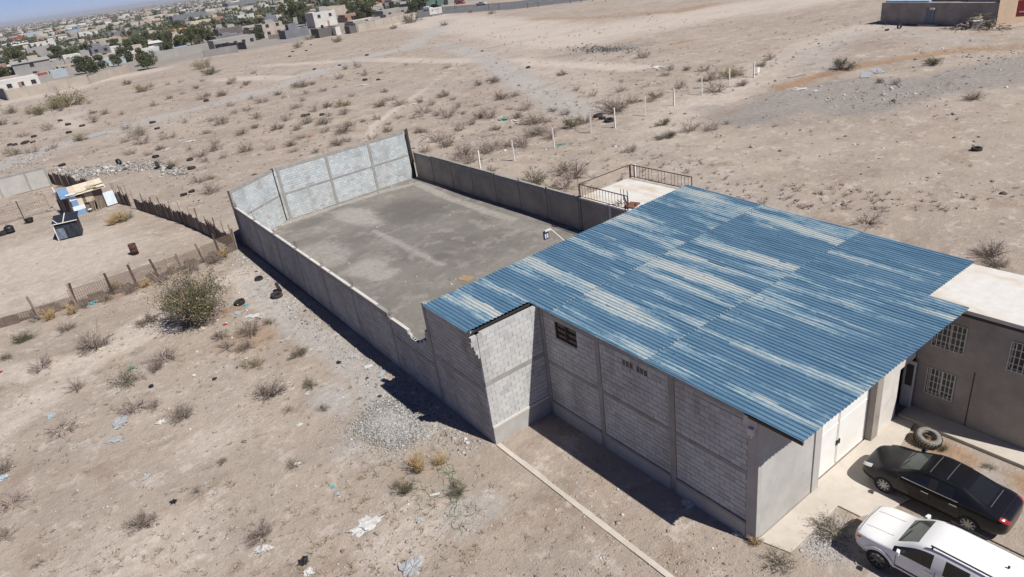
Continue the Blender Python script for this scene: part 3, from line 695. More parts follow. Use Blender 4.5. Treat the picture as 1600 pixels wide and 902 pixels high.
# ------------------------------------------------------------------ terrace room behind the warehouse
tr=empty('terrace_room',(31.5,30,0),0,'low block room with a white flat roof terrace behind the blue roof','building')
P(MB().box(29.13,34.05,25,33.9,0,2.38).build('wall',M['house']),tr)
P(MB().box(29.06,34.12,25,33.98,2.38,2.47).build('roof_slab',M['sealcoat']),tr)
P(MB().box(29.05,29.125,30.9,31.1,0,2.4).build('column',M['whitewall']),tr)
def rail(name_lab,a,b,bal,par_lab):
    e=empty('terrace_railing',(a[0],a[1],2.47),0,par_lab,'railing')
    L=math.hypot(b[0]-a[0],b[1]-a[1]); z0=2.47; zt_=3.42
    P(MB().bar((*a,zt_),(*b,zt_),.05).build('top_rail',M['rustbar']),e)
    for p in (a,b): P(MB().bar((*p,z0),(*p,zt_),.05).build('post',M['rustbar']),e)
    if bal:
        P(MB().bar((a[0],a[1],z0+.1),(b[0],b[1],z0+.1),.04).build('bottom_rail',M['rustbar']),e)
        n=int(L/.28)
        for k in range(1,n):
            q=lerp(a,b,k/n)
            if bal==2 and k in (8,12): continue
            P(MB().bar((*q,z0+.1),(*q,zt_),.018).build('baluster',M['rustbar']),e)
rail('','' and 0 or (29.12,33.9),(29.12,29.4),1,'rusty baluster railing along the yard side of the white terrace')
rail('',(29.18,33.93),(33.98,33.93),0,'single rusty top rail across the back of the white terrace')
rail('',(34.04,33.9),(34.04,28.4),2,'rusty baluster railing on the desert side of the white terrace')
tag(MB().tube((29.2,34.1,0),(29.25,34.15,4.9),.025,.015).build('antenna_pole',M['rustbar']),'thin bare metal pole standing at the terrace corner','pole')
j=empty('scrap_pile',(29.7,30.3,2.47),.3,'rusty scrap and bent bars heaped on the white terrace','scrap')
for k in range(9):
    a=Vector((rnd.uniform(-.7,.5),rnd.uniform(-1.1,.4),.03+.03*k)); d=Vector((rnd.uniform(-.8,.8),rnd.uniform(-.8,.8),rnd.uniform(0,.05)))
    MB().bar(a,a+d,.05,.03).build('bar',M['rustbar'],j)
MB().bar((.2,.3,.1),(.25,.35,1.0),.03).build('upright_bar',M['rustbar'],j); MB().bar((-.1,-.1,.1),(-.1,-.05,1.1),.03).build('upright_bar',M['rustbar'],j)
MB().bar((0,-.3,.1),(1.6,.6,.35),.06).build('bar',M['darktimber'],j); MB().box(-.5,.5,-.9,-.2,.01,.09).build('sheet',simple('red_rust',(.17,.075,.05),.9),j)

# ------------------------------------------------------------------ paving in front
ap=[(14.36,9.42),(14.64,8.5),(17.45,8.57),(17.5,7.82),(18.6,7.3),(19.6,7.1),(21.2,7.6),(21.65,8.62),(23.02,8.8),(23.25,9.0),(23.25,5.0-3),(24.14,5.0-3),(24.14,10.3),(17.0,10.3),(17.0,9.42)]
ap1=[(14.36,9.5),(14.64,8.5),(17.45,8.57),(17.5,7.82),(18.6,7.3),(19.6,7.1),(21.2,7.6),(21.65,8.62),(23.24,8.85),(23.24,9.66),(17.4,9.66),(17.4,9.5)]
sb=bevel(MB().prism(ap1,-.1,.06).build('front_apron',M['slab']),.02); tag(sb,kind='structure')
tag(bevel(MB().prism([(23.25,-3),(24.14,-3),(24.14,9.5),(23.25,9.5)],-.1,.14).build('sidewalk',M['slab']),.02),kind='structure')
fs=MB(); y=19.6
while y>9.8:
    l=rnd.uniform(.8,1.6); fs.box(11.16,11.36+rnd.uniform(-.02,.03),max(y-l,9.6),y,-.1,.035+rnd.uniform(-.015,.02)); y-=l+.004
tag(fs.build('foundation_strip',M['slab']),'narrow concrete foundation strip running on from the broken wall corner','kerb').rotation_euler=(0,0,0)

# ------------------------------------------------------------------ cars
def paint(name,c,rough=.28,coat=.6,dust=(.30,.26,.21),dk=.12):
    t=NT(name); v=t.coord((1,1,1),'Object',False); a=t.noise(v,2.2,6,.7); col=t.mix(t.math('MULTIPLY',t.ramp(a,[(.35,.15),(.75,1.)]),dk),c,dust)
    t.b.inputs['Coat Weight'].default_value=coat*.55; t.b.inputs['Coat Roughness'].default_value=.12
    return t.done(col,rough,0,.35)
M['tailred']=simple('red_lamp_lens',(.28,.02,.02),.2,.1,3,0); M['headl']=simple('clear_lamp_lens',(.55,.56,.55),.12,.2,9,0,spec=.6)
M['chrome']=simple('bright_trim',(.62,.62,.62),.18,.05,3,0,metal=.9); M['alloy']=simple('alloy_rim',(.42,.42,.42),.35,.1,3,0,metal=.6)
M['trim']=simple('black_trim',(.02,.02,.021),.55,.2,5,0.1); M['screen']=simple('tinted_windscreen',(.055,.075,.065),.07,.3,1.2,0,spec=.6)
M['sideglass']=simple('tinted_side_glass',(.014,.015,.017),.07,.2,2,0,spec=.5); M['greytrim']=simple('grey_rim',(.16,.155,.15),.45,.2,4,0,metal=.4)
M['orange_l']=simple('orange_lamp_lens',(.55,.13,.03),.2,.1,3,0)
def car_ring(s):
    y,zb,xs,xw,zm,xsh,zsh,xg,zg,xr,zr,zt_=s
    R=[(0,zb),(xs*.8,zb),(xs,zb+.1),(xw,zm),(xsh,zsh),(xg,zg),(xr,zr),(0,zt_)]
    return [(x,y,z) for x,z in R]+[(-x,y,z) for x,z in R[-2:0:-1]]
def build_car(label,cat,loc,rz,st,cells,paintm,axles,tr_,wr,rimm,level=2,group=None,spokes=7,wells=True,name='parked_car'):
    root=empty(name,loc,rz,label,cat,group)
    V=[];F=[];MI=[]; n=14
    for s in st: V+=car_ring(s)
    for i in range(len(st)-1):
        for r in range(n):
            F.append((i*n+r,(i+1)*n+r,(i+1)*n+(r+1)%n,i*n+(r+1)%n)); rr=r if r<7 else 13-r; MI.append(cells.get((i,rr),0))
    F.append(tuple(range(n))); MI.append(cells.get('front',0)); F.append(tuple(range((len(st)-1)*n+n-1,(len(st)-1)*n-1,-1))); MI.append(cells.get('rear',0))
    mats=[paintm,M['sideglass'],M['screen'],M['sideglass'],M['trim'],M['headl'],M['tailred'],M['trim']]
    names=['body','side_window','windscreen','rear_window','cladding','headlight','tail_light','grille']
    me=bpy.data.meshes.new('car'); me.from_pydata(V,[],F)
    for m in mats: me.materials.append(m)
    me.polygons.foreach_set('material_index',MI); me.update()
    bm=bmesh.new(); bm.from_mesh(me); bmesh.ops.recalc_face_normals(bm,faces=bm.faces)
    cr=bm.edges.layers.float.get('crease_edge') or bm.edges.layers.float.new('crease_edge')
    for e in bm.edges:
        a,b=(v.index%n for v in e.verts)
        if {a,b}<={4,10} and a==b: e[cr]=.45
        if a==b and a in (2,12): e[cr]=.4
        if a==b and a in (6,8): e[cr]=.25
    bm.to_mesh(me); bm.free()
    o=bpy.data.objects.new('tmp',me); C.objects.link(o)
    sb=o.modifiers.new('s','SUBSURF'); sb.levels=level; sb.render_levels=level
    cut=[]
    if wells:
        for ya in axles:
            for sx in (-1,1):
                c=MB(); c.cur=4; c=c.tube((sx*(tr_-.22),ya,wr),(sx*(tr_+.5),ya,wr),wr*1.2,n=28).build('cut',[M['trim']]*5); cut.append(c)
                b=o.modifiers.new('b','BOOLEAN'); b.object=c; b.operation='DIFFERENCE'; b.solver='EXACT'
    dg=bpy.context.evaluated_depsgraph_get(); dg.update(); em=bpy.data.meshes.new_from_object(o.evaluated_get(dg))
    bpy.data.objects.remove(o)
    for c in cut: bpy.data.objects.remove(c)
    bm=bmesh.new(); bm.from_mesh(em); bvh=BVHTree.FromBMesh(bm)
    # well faces keep the cutter's slot: send every face with no known slot to the trim
    for mi in range(8):
        b2=bm.copy(); bmesh.ops.delete(b2,geom=[f for f in b2.faces if f.material_index!=mi],context='FACES')
        if not b2.faces: b2.free(); continue
        if mi in (0,4): groups=[[f for f in b2.faces]]
        else:
            groups=[]; seen=set()
            for f in b2.faces:
                if f in seen: continue
                st_=[f]; seen.add(f); g_=[]
                while st_:
                    q=st_.pop(); g_.append(q)
                    for e in q.edges:
                        for k in e.link_faces:
                            if k not in seen: seen.add(k); st_.append(k)
                groups.append(g_)
        for g_ in groups:
            idx={}; vv=[]; ff=[]
            for f in g_:
                q=[]
                for v in f.verts:
                    if v not in idx: idx[v]=len(vv); vv.append(tuple(v.co))
                    q.append(idx[v])
                ff.append(q)
            pm_=bpy.data.meshes.new(names[mi]); pm_.from_pydata(vv,[],ff); pm_.materials.append(mats[mi]); pm_.polygons.foreach_set('use_smooth',[True]*len(ff))
            if mi==0:
                pm_.update()
                try: pm_.set_sharp_from_angle(angle=math.radians(38))
                except Exception: pass
            link(names[mi],pm_,root)
        b2.free()
    bm.free()
    wl={}
    for ya in axles:
        for sx in (-1,1):
            w_=empty('wheel',(sx*tr_,ya,wr),0); w_.parent=root
            if sx<0: w_.rotation_euler=(0,0,math.pi)
            if not wl:
                R=wr; pr=[(R*.66,-.09),(R*.9,-.11),(R*.985,-.085),(R,-.05),(R,.05),(R*.985,.085),(R*.9,.11),(R*.66,.09)]
                wl['t']=MB().lathe(pr,28,'x',closed=True).mesh(M['rubber'],True,'tyre')
                rm=MB().lathe([(R*.68,.092),(R*.66,.10),(R*.62,.06),(R*.6,-.06)],28,'x')
                wl['d']=MB().lathe([(R*.62,.02),(.0,.02)],20,'x').mesh(M['trim'],False,'disc')
                for k in range(spokes):
                    t=2*math.pi*k/spokes; c_,s_=math.cos(t),math.sin(t); c2,s2=math.cos(t+.28),math.sin(t+.28)
                    rm.bar((.075,R*.1*c_,R*.1*s_),(.085,R*.64*c2,R*.64*s2),.03,.045)
                rm.tube((.05,0,0),(.1,0,0),R*.15,n=10); wl['r']=rm.mesh(rimm,False,'rim')
            for nm,k in (('tyre','t'),('rim','r'),('brake_disc','d')): link(nm,wl[k],w_)
    return root,bvh
def hit(bvh,o,d):
    r=bvh.ray_cast(Vector(o),Vector(d)); return r[0]
def strip(root,bvh,name,mat,origins,d,wd,th=.012):
    pts=[hit(bvh,o,d) for o in origins]; pts=[p for p in pts if p is not None]; mb=MB(); dd=Vector(d)*-.004
    for a,b in zip(pts[:-1],pts[1:]): mb.bar(a+dd,b+dd,th,wd) if abs(d[2])>.5 else mb.bar(a+dd,b+dd,wd,th)
    if pts: mb.build(name,mat,root)
def details(root,bvh,zbelt,seams,handles,zsill,mirror_y,paintm,mirz,hy=.9,chrome=True):
    for sx in (-1,1):
        d=(-sx,0,0)
        for ys_ in seams: strip(root,bvh,'door_seam',M['trim'],[(sx*2,ys_,zsill+(zbelt-zsill)*k/8) for k in range(9)],d,.012,.012)
        for y in handles:
            p=hit(bvh,(sx*2,y,zbelt-.13),d)
            if p: MB().box(p.x-.0 if sx>0 else p.x-.03,p.x+.03 if sx>0 else p.x,y-.11,y+.11,p.z-.015,p.z+.015).build('door_handle',M['chrome'],root)
        p=hit(bvh,(sx*2,mirror_y,mirz-.05),d); px_=p.x if p else sx*.8
        m=MB().hexa([(px_+sx*.02,mirror_y-.04,mirz-.06),(px_+sx*.2,mirror_y-.08,mirz-.06),(px_+sx*.2,mirror_y+.04,mirz-.06),(px_+sx*.02,mirror_y+.07,mirz-.06)],
                    [(px_+sx*.03,mirror_y-.04,mirz+.07),(px_+sx*.19,mirror_y-.07,mirz+.08),(px_+sx*.18,mirror_y+.02,mirz+.08),(px_+sx*.03,mirror_y+.05,mirz+.07)])
        if sx<0: m.f=[f[::-1] for f in m.f]
        bevel(m.build('door_mirror',paintm,root),.02)
black=paint('black_car_paint',(.006,.0065,.009),.2,.12,(.16,.14,.12),.035); white=paint('white_car_paint',(.74,.75,.76),.3,.5,(.55,.5,.44),.25)
SED=[( 2.17,.30,.46,.55,.44,.50,.56,.42,.61,.26,.63,.64),( 2.10,.20,.66,.74,.44,.70,.66,.58,.715,.36,.735,.745),( 1.78,.17,.77,.84,.50,.80,.79,.66,.83,.44,.845,.86),
 ( 1.45,.17,.80,.865,.52,.83,.87,.70,.905,.46,.915,.925),( 1.08,.17,.81,.865,.53,.83,.90,.74,.945,.62,.955,.97),( .36,.17,.82,.865,.54,.83,.93,.64,1.30,.54,1.345,1.37),
 (-.05,.17,.82,.865,.54,.83,.94,.63,1.35,.53,1.39,1.415),(-.13,.17,.82,.865,.54,.83,.94,.63,1.355,.53,1.395,1.42),(-.80,.17,.82,.865,.54,.83,.95,.60,1.30,.51,1.35,1.375),
 (-.90,.17,.82,.865,.54,.83,.95,.60,1.285,.50,1.335,1.355),(-1.64,.19,.80,.85,.56,.81,.955,.68,1.01,.56,1.025,1.045),(-2.02,.22,.74,.82,.60,.78,.93,.64,.985,.5,1.0,1.01),
 (-2.19,.28,.62,.74,.62,.70,.84,.58,.90,.42,.92,.925),(-2.24,.34,.5,.62,.60,.58,.76,.48,.83,.34,.85,.855)]
CS={(4,4):1,(5,4):1,(7,4):1,(4,6):2,(9,6):3,(6,4):4,(0,1):4,(0,4):5,(1,4):5,(0,2):7,(11,4):6,(12,4):6}
blk,bv=build_car('black sedan parked nose-in on the dirt beside the white suv','car',(19.92,6.63,.03),math.radians(2),SED,CS,black,(1.30,-1.26),.76,.315,M['alloy'],spokes=9)
details(blk,bv,.93,(.85,-.09,-.98),(.05,-.78),.25,.82,black,1.0)
for sx in (-1,1):
    strip(blk,bv,'chrome_strip',M['chrome'],[(sx*2,.8-.12*k,.955) for k in range(15)],(-sx,0,0),.014,.02)
    strip(blk,bv,'sill_strip',M['trim'],[(sx*2,.85-.12*k,.3) for k in range(15)],(-sx,0,0),.05,.02)
for y in (.1,-.4): strip(blk,bv,'roof_seam',M['greytrim'],[(-.5+.1*k,y,2) for k in range(11)],(0,0,-1),.01,.02)
for x in (-.57,.57): strip(blk,bv,'roof_moulding',M['trim'],[(x,.25-.1*k,2) for k in range(11)],(0,0,-1),.02,.014)
strip(blk,bv,'wiper',M['trim'],[(-.5+.05*k,1.0-.01*k,2) for k in range(11)],(0,0,-1),.02,.02); strip(blk,bv,'wiper',M['trim'],[(.1+.05*k,.99-.01*k,2) for k in range(9)],(0,0,-1),.02,.02)
strip(blk,bv,'rear_window_edge',M['greytrim'],[(-.5+.1*k,-1.66,2) for k in range(11)],(0,0,-1),.012,.02)
strip(blk,bv,'boot_seam',M['trim'],[(-.62+.124*k,-2.0,2) for k in range(11)],(0,0,-1),.012,.012)
SUV=[( 2.16,.36,.5,.62,.55,.60,.78,.52,.84,.30,.86,.87),( 2.10,.27,.72,.80,.55,.77,.86,.66,.92,.38,.945,.955),( 1.75,.25,.80,.88,.58,.85,.955,.73,1.0,.5,1.02,1.035),
 ( 1.42,.25,.81,.885,.60,.86,.985,.75,1.03,.5,1.05,1.06),( 1.0,.25,.82,.885,.60,.86,1.01,.77,1.055,.64,1.075,1.09),( .44,.25,.82,.885,.60,.86,1.03,.71,1.51,.60,1.575,1.605),
 (-.13,.25,.82,.885,.60,.86,1.04,.70,1.555,.60,1.62,1.65),(-.23,.25,.82,.885,.60,.86,1.04,.70,1.56,.60,1.62,1.65),(-1.08,.25,.82,.885,.60,.86,1.05,.70,1.55,.60,1.615,1.645),
 (-1.18,.25,.82,.885,.60,.86,1.05,.70,1.55,.60,1.61,1.64),(-1.98,.26,.80,.87,.62,.85,1.06,.68,1.53,.58,1.59,1.615),(-2.06,.27,.79,.86,.62,.84,1.06,.68,1.49,.57,1.55,1.57),(-2.26,.30,.76,.84,.64,.82,1.04,.70,1.10,.6,1.12,1.13),(-2.36,.36,.66,.76,.62,.72,.9,.62,.98,.5,1.0,1.0)]
CV={(4,4):1,(5,4):1,(7,4):1,(9,4):1,(4,6):2,(11,6):3,(11,5):3,(0,1):4,(0,4):5,(1,4):0,(0,2):7,(12,4):6,(6,4):0}
suv,bv2=build_car('dusty white suv with roof rails parked at the lower right corner','suv',(16.83,5.17,.03),math.radians(1.5),SUV,CV,white,(1.33,-1.32),.78,.345,M['greytrim'],spokes=7)
details(suv,bv2,1.03,(.86,-.18,-1.12),(-.02,-.95),.32,.8,white,1.12)
for sx in (-1,1):
    strip(suv,bv2,'side_moulding',M['trim'],[(sx*2,.85-.12*k,.52) for k in range(15)],(-sx,0,0),.05,.025)
    rl=MB(); 
    for k in range(12): rl.bar((sx*.63,.1-k*.165,1.68-.0009*k*k*.2),(sx*.63,-.065-k*.165,1.68-.0009*k*k*.2),.035,.03)
    rl.bar((sx*.63,.05,1.56),(sx*.63,.05,1.68),.04); rl.bar((sx*.63,-1.88,1.55),(sx*.63,-1.88,1.66),.04)
    rl.build('roof_rail',M['trim'],suv)
    p=hit(bv2,(sx*2,1.98,.84),(-sx,0,0))
    if p: MB().box(p.x-.03,p.x+.03,1.9,2.02,.79,.86).build('indicator',M['orange_l'],suv)
    fl=MB(); R=.345*1.22
    for ya in (1.33,-1.32):
        pr=None
        for k in range(13):
            a=math.pi*(-.05+1.1*k/12); p=hit(bv2,(sx*2,ya+math.cos(a)*(R+.03),.345+math.sin(a)*(R+.03)),(-sx,0,0))
            if p is not None:
                if pr is not None: fl.bar(pr,p,.07,.06)
                pr=p
    fl.build('arch_flare',white,suv)
strip(suv,bv2,'wiper',M['trim'],[(-.55+.06*k,.93-.012*k,2) for k in range(10)],(0,0,-1),.02,.02)
strip(suv,bv2,'wiper',M['trim'],[(.1+.05*k,.93-.012*k,2) for k in range(9)],(0,0,-1),.02,.02)
for x in (-.42,.42): strip(suv,bv2,'bonnet_crease',M['greytrim'],[(x*.9,1.95-.1*k,2) for k in range(9)],(0,0,-1),.008,.006)
strip(suv,bv2,'bonnet_seam',M['trim'],[(-.7+.14*k,2.06-.04*abs(k-5)*.2,2) for k in range(11)],(0,0,-1),.012,.01)
MB().box(-.02,.02,-1.6,-1.55,1.63,1.70).build('roof_aerial',M['trim'],suv)

# ------------------------------------------------------------------ tyres
def tyre_mesh(R,wd,mat,nm,lug=0):
    h=wd/2; pr=[(R*.58,-h*.8),(R*.8,-h),(R*.96,-h*.86),(R,-h*.5),(R,h*.5),(R*.96,h*.86),(R*.8,h),(R*.58,h*.8),(R*.54,h*.4),(R*.54,-h*.4)]
    m=MB().lathe(pr,22,closed=True); return m
tk=empty('truck_tyre',(22.5,8.05,.22),0,'big worn truck tyre lying on the concrete beside the black sedan','tyre')
tk.rotation_euler=(math.radians(11),math.radians(-8),.4); tk.scale=(.76,.76,.74)
tyre_mesh(.58,.36,None,'').build('tyre_carcass',M['dustyrubber'],tk,smooth=True)
lg=MB()
for k in range(26):
    a=2*math.pi*k/26; r=.585
    for s in (-1,1): lg.bar((r*math.cos(a),r*math.sin(a),s*.02),(r*math.cos(a+.12),r*math.sin(a+.12),s*.15),.05,.04)
lg.build('tread_blocks',M['rubber'],tk)['kind']='stuff'
ring=MB().lathe([(.33,.185),(.54,.185),(.54,.192),(.33,.192)],30,closed=True); ring.build('sidewall',M['dustyrubber'],tk,smooth=True)
TY=tyre_mesh(.34,.22,None,'').mesh(M['rubber'],True,'tyre'); TYD=tyre_mesh(.36,.24,None,'').mesh(simple('sunbaked_rubber',(.035,.033,.032),.9,.3,6),True,'tyre2')
def tyre(px,py,label,group,stand=False,s=1.0,z=0):
    x,y=at(px,py); o=link('discarded_tyre',TYD if rnd.random()<.5 else TY); s*=rnd.uniform(.9,1.2)
    o.scale=(s,s,s); o.location=(x,y,hz(x,y)+z+(.33*s if stand else .11*s)); o.rotation_euler=(math.radians(78) if stand else rnd.uniform(-.15,.15),rnd.uniform(-.15,.15),rnd.uniform(0,6))
    return tag(o,label,'tyre',group)
def z7(l): return [(x/4.706,170+y/4.706) for x,y in l]
def z6(l): return [(300+x/4.444,60+y/4.444) for x,y in l]
def z5(l): return [(640+x/4.444,100+y/4.444) for x,y in l]
def z4(l): return [(1000+x/4.51,80+y/4.51) for x,y in l]
def z1(l): return [(x/4,y/4) for x,y in l]
for p in z7([(445,92),(503,120),(510,182),(607,130),(250,208),(75,270),(110,268),(180,258),(195,248),(245,250),(1125,105),(1158,152)]): tyre(*p,'old black tyre lying in the scrub left of the grey track','tyres in the left scrub',s=1.25)
for p in z7([(458,420),(1147,357),(1397,378),(1260,440),(1410,440)]): tyre(*p,'old black tyre lying beside the long rubble heap','tyres by the rubble heap',s=1.25)
tyre(*z7([(1167,440)])[0],'black tyre standing upright at the right end of the rubble heap','',True,1.4); tyre(*z7([(880,410)])[0],'black tyre standing upright in the middle of the rubble heap','',True,1.2)
tyre(*z7([(1355,640)])[0],'black tyre in the sand left of the far yard wall',''); tyre(*z7([(1412,615)])[0],'half buried tyre behind another one left of the far yard wall','')
for p in z6([(780,543),(805,537),(905,535)]): tyre(*p,'black tyre among shrubs beyond the far yard wall','tyres beyond the far wall',s=1.1)
for p in z6([(1203,293),(1295,290),(100,438),(680,128),(700,95),(795,88),(825,48),(765,35),(1215,120),(1025,190),(850,217)]): tyre(*p,'small dark tyre far out on the open sand towards the town','tyres on the far sand',s=1.2)
for p,l in zip(z5([(1310,368),(1338,385),(1385,403)]),('leftmost of three black tyres between two white fence posts','middle one of three black tyres between two white fence posts','rightmost of three black tyres between two white fence posts')): tyre(*p,l,'tyres between the fence posts',s=1.3)
tyre(*z5([(823,25)])[0],'lone dark tyre on the sand beyond the grey track',''); tyre(1526,234,'lone dark tyre on the bare sand right of the blue roof','',s=.9)
tyre(1386,48,'tyre left of another one before the far brown building','tyres at the far building'); tyre(1405,45,'tyre nearest the far brown building','tyres at the far building',True)
tyre(437,456,'black tyre leaning on another beside the long shaded wall','',True,.9); tyre(433,464,'lower black tyre beside the long shaded wall','',False,.9)
tyre(375,475,'tyre among rubbish right of the big green bush','',False,.9); tyre(405,437,'grey tyre half buried near the wall shadow','',False,.8); tyre(5,367,'tyre at the picture edge in the swept lot','',False,1.3)

# ------------------------------------------------------------------ white fence posts
pm_=MB().hexa([(-.07,-.07,-.1),(.07,-.07,-.1),(.07,.07,-.1),(-.07,.07,-.1)],[(-.06,-.06,1.95),(.06,-.06,1.95),(.06,.06,1.95),(-.06,.06,1.95)]).mesh(M['postwhite'],name='fence_post')
FP=[(1178,121),(1140,133),(1097,149),(1053,165),(1009,180),(961,201),(924,209),(866,231),(804,252),(751,268)]
FL_=['farthest white post, a small sign board beside it','second farthest white post, a yellow green shrub behind it','third farthest white post of the fence line','fourth farthest white post, a dark shrub to its left','white post in the middle of the line, fifth from the far end','white post just right of the three tyres','white post just left of the three tyres','white post with green litter at its foot','white post standing clear of the yard wall, ninth from the far end','white post just behind the low yard wall']
for p,l in zip(FP,FL_):
    x,y=at(*p); o=link('fence_post',pm_); o.location=(x,y,hz(x,y)); o.rotation_euler=(rnd.uniform(-.03,.03),rnd.uniform(-.03,.03),rnd.uniform(0,1)); o.scale=(1,1,rnd.uniform(.95,1.1)); tag(o,l,'post','white posts of the old fence line')
o=link('fence_post',pm_); o.location=(35.2,34.6,0); o.scale=(1,1,1.55); tag(o,'white post rising behind the far corner of the terrace railing','post','white posts of the old fence line')
x,y=at(1181,119); tag(MB().box(-.25,.25,-.02,.02,.35,.95).box(-.03,.03,-.02,.02,0,.35).build('sign_board',M['postwhite'],loc=(x+.5,y,0)),'little white board beside the farthest fence post','sign')

# ------------------------------------------------------------------ neighbour's lot on the left
def panel_fence(name,pts,label,hgt_,style,post_h,step=2.2,jit=.3):
    e=empty(name,(*pts[0],0),0,label,'fence')
    for (a,b) in zip(pts[:-1],pts[1:]):
        L=math.hypot(b[0]-a[0],b[1]-a[1]); n=max(1,round(L/step))
        for k in range(n):
            p,q=lerp(a,b,k/n),lerp(a,b,(k+1)/n); h=hgt_*rnd.uniform(.8,1.15)
            ph=post_h*rnd.uniform(.85,1.15); ln=(rnd.uniform(-jit,jit),rnd.uniform(-jit,jit))
            P(MB().bar((p[0],p[1],-.05),(p[0]+ln[0]*.5,p[1]+ln[1]*.5,ph),.11 if style!='slat' else .07).build('post',rnd.choice([M['timber'],M['timber'],M['darktimber']])),e)
            if style=='mesh':
                m=MB(); d=((q[0]-p[0]),(q[1]-p[1])); nn=12
                for i in range(nn+1):
                    r_=lerp(p,q,i/nn); m.bar((*r_,.05),(*r_,h),.016)
                for i in range(7): z=.06+(h-.08)*i/6; m.bar((*p,z),(*q,z),.016)
                P(m.build('wire_mesh',M['mesh']),e)
            elif style=='mixed':
                ov=rnd.uniform(-.25,.25); q2=lerp(p,q,1.02+ov*.3); off=rnd.uniform(-.08,.08)
                nn=18; m=MB()
                for i in range(nn+1):
                    r_=lerp(p,q2,i/nn); m.bar((r_[0],r_[1]+off,.0),(r_[0]+off*.5,r_[1]+off*1.5,h),.024)
                for i in range(14): z=.04+(h-.05)*i/13; m.bar((p[0],p[1]+off,z),(q2[0],q2[1]+off,z+rnd.uniform(-.03,.03)),.022)
                P(m.build('wire_mesh',M['mesh']),e)
                for i in range(rnd.randint(2,4)):
                    t0=rnd.uniform(0,.6); r0=lerp(p,q,t0); r1=lerp(p,q,min(1,t0+rnd.uniform(.25,.45)))
                    P(slab_line(r0,r1,.02,0,rnd.uniform(.3,.7),off=.06+.03*i).build('sheet',M['mesh2']),e)
            elif style=='slat':
                nn=max(2,int(math.hypot(q[0]-p[0],q[1]-p[1])/.16))
                for i in range(nn):
                    r0=lerp(p,q,(i+.06)/nn); r1=lerp(p,q,(i+.94)/nn); hh=h*rnd.uniform(.82,1.1)
                    P(slab_line(r0,r1,.025,0,hh,None,hh*rnd.uniform(.95,1.05)).build('slat',rnd.choice([M['mesh2'],M['timber'],M['darktimber'],M['mesh2']])),e)
                P(slab_line(p,q,.05,.3,.38,off=.03).build('rail',M['darktimber']),e); P(slab_line(p,q,.05,h*.75,h*.75+.08,off=.03).build('rail',M['darktimber']),e)
    p=pts[-1]; P(MB().bar((p[0],p[1],-.05),(p[0],p[1],post_h),.1).build('post',M['timber']),e)
    return e
panel_fence('scrap_fence',[(10.7,53.85),(8.1,53.45),(4.8,53.2),(1.7,53.05),(-.7,53.3)],'scrap mesh fence with leaning pale posts in front of the swept lot',1.35,'mixed',1.7,1.7,.5)
panel_fence('scrap_fence',[(-.7,53.3),(-3.0,53.7),(-5.6,54.15)],'low sagging mesh fence with dark posts at the left picture edge',.75,'mixed',1.9,1.9,.35)
panel_fence('slat_fence',[(7.2,75.4),(9.4,64.8),(10.35,57.5),(10.75,54.3)],'dark scrap slat fence curving from the shack to the yard corner',1.25,'slat',2.0,2.1,.15)
panel_fence('slat_fence',[(6.15,80.2),(7.0,77.2)],'short slat fence of thin poles right beside the patchwork shack',1.35,'slat',2.2,.8,.2)
panel_fence('mesh_fence',[(-4.6,84.8),(.4,84.9)],'wire mesh fence behind the black tubs at the left edge',1.5,'mesh',1.8,2.4,.1)
panel_fence('slat_fence',[(1.6,100.5),(4.3,90.2),(5.2,86.5)],'dark pallet fence behind the patchwork shack',1.5,'slat',1.6,2.0,.1)
gw=empty('block_wall',(-1.2,98.5,0),0,'grey block wall at the left edge, rubble behind it','wall')
for a,b in ((-8.0,-3.5),(-3.3,-.6),(-.4,1.5)):
    P(MB().box(a,b,98.6,98.78,0,2.35).build('panel',M['panel']),gw); P(MB().box(b,b+.2,98.56,98.8,0,2.45).build('column',M['beam']),gw)
    P(MB().box(a,b,98.57,98.598,2.15,2.36).build('tie_beam',M['beam']),gw)
# shack of scrap panels
sk=empty('patchwork_shack',(2.2,79.7,0),0,'patchwork shack of scrap boards and pale sheets with a cream roof','shack')
cm=lambda n,c: simple(n,c,.85,.15,2.0,.1)
SA,SBb=(2.25,79.6),(5.1,79.95)
def fpan(t0,t1,z0,z1,m,nm='wall_panel',off=0.): 
    P(slab_line(lerp(SA,SBb,t0),lerp(SA,SBb,t1),.04,z0,z1,off=off).build(nm,m),sk)
cream,paleb,blu=cm('cream_sheet',(.60,.54,.42)),cm('pale_blue_sheet',(.60,.68,.74)),cm('faded_blue_sheet',(.16,.27,.42))
tan_=cm('tan_board',(.45,.38,.29)); brn=cm('brown_board',(.16,.12,.095))
fpan(-.02,.36,.5,.95,paleb); fpan(-.02,.34,.0,.5,blu,off=.01); fpan(.0,.2,.95,1.55,blu); fpan(.2,.36,.95,1.75,cream); fpan(.36,.46,1.0,1.9,brn,off=.03); fpan(.46,.72,1.0,1.9,tan_); fpan(.36,.52,.0,1.0,brn,off=.2,nm='doorway')
fpan(.52,.64,.0,1.0,brn,off=.02); fpan(.72,1.0,.0,2.0,brn,off=.05); fpan(-.02,.2,1.55,1.95,paleb)
P(slab_line((5.15,79.75),(6.15,79.95),.04,.1,1.5).build('leaning_sheet',paleb),sk)
for k in range(3): P(MB().bar((4.0+k*.25,79.4,0),(4.2+k*.28,79.75,1.3-.2*k),.07).build('leaning_pole',M['timber']),sk)
P(MB().lathe([(.0,.0),(.16,.02),(.2,.1),(.21,.1)],14,c=(3.55,79.55,.25)).build('basin',paleb),sk)
P(slab_line((1.25,82.2),(2.25,79.65),.05,0,1.9).build('side_wall',M['timber']),sk); P(slab_line((5.1,80.0),(5.4,82.6),.05,0,1.9).build('side_wall',brn),sk); P(MB().box(1.3,5.3,82.5,82.55,0,2.2).build('back_wall',brn),sk)
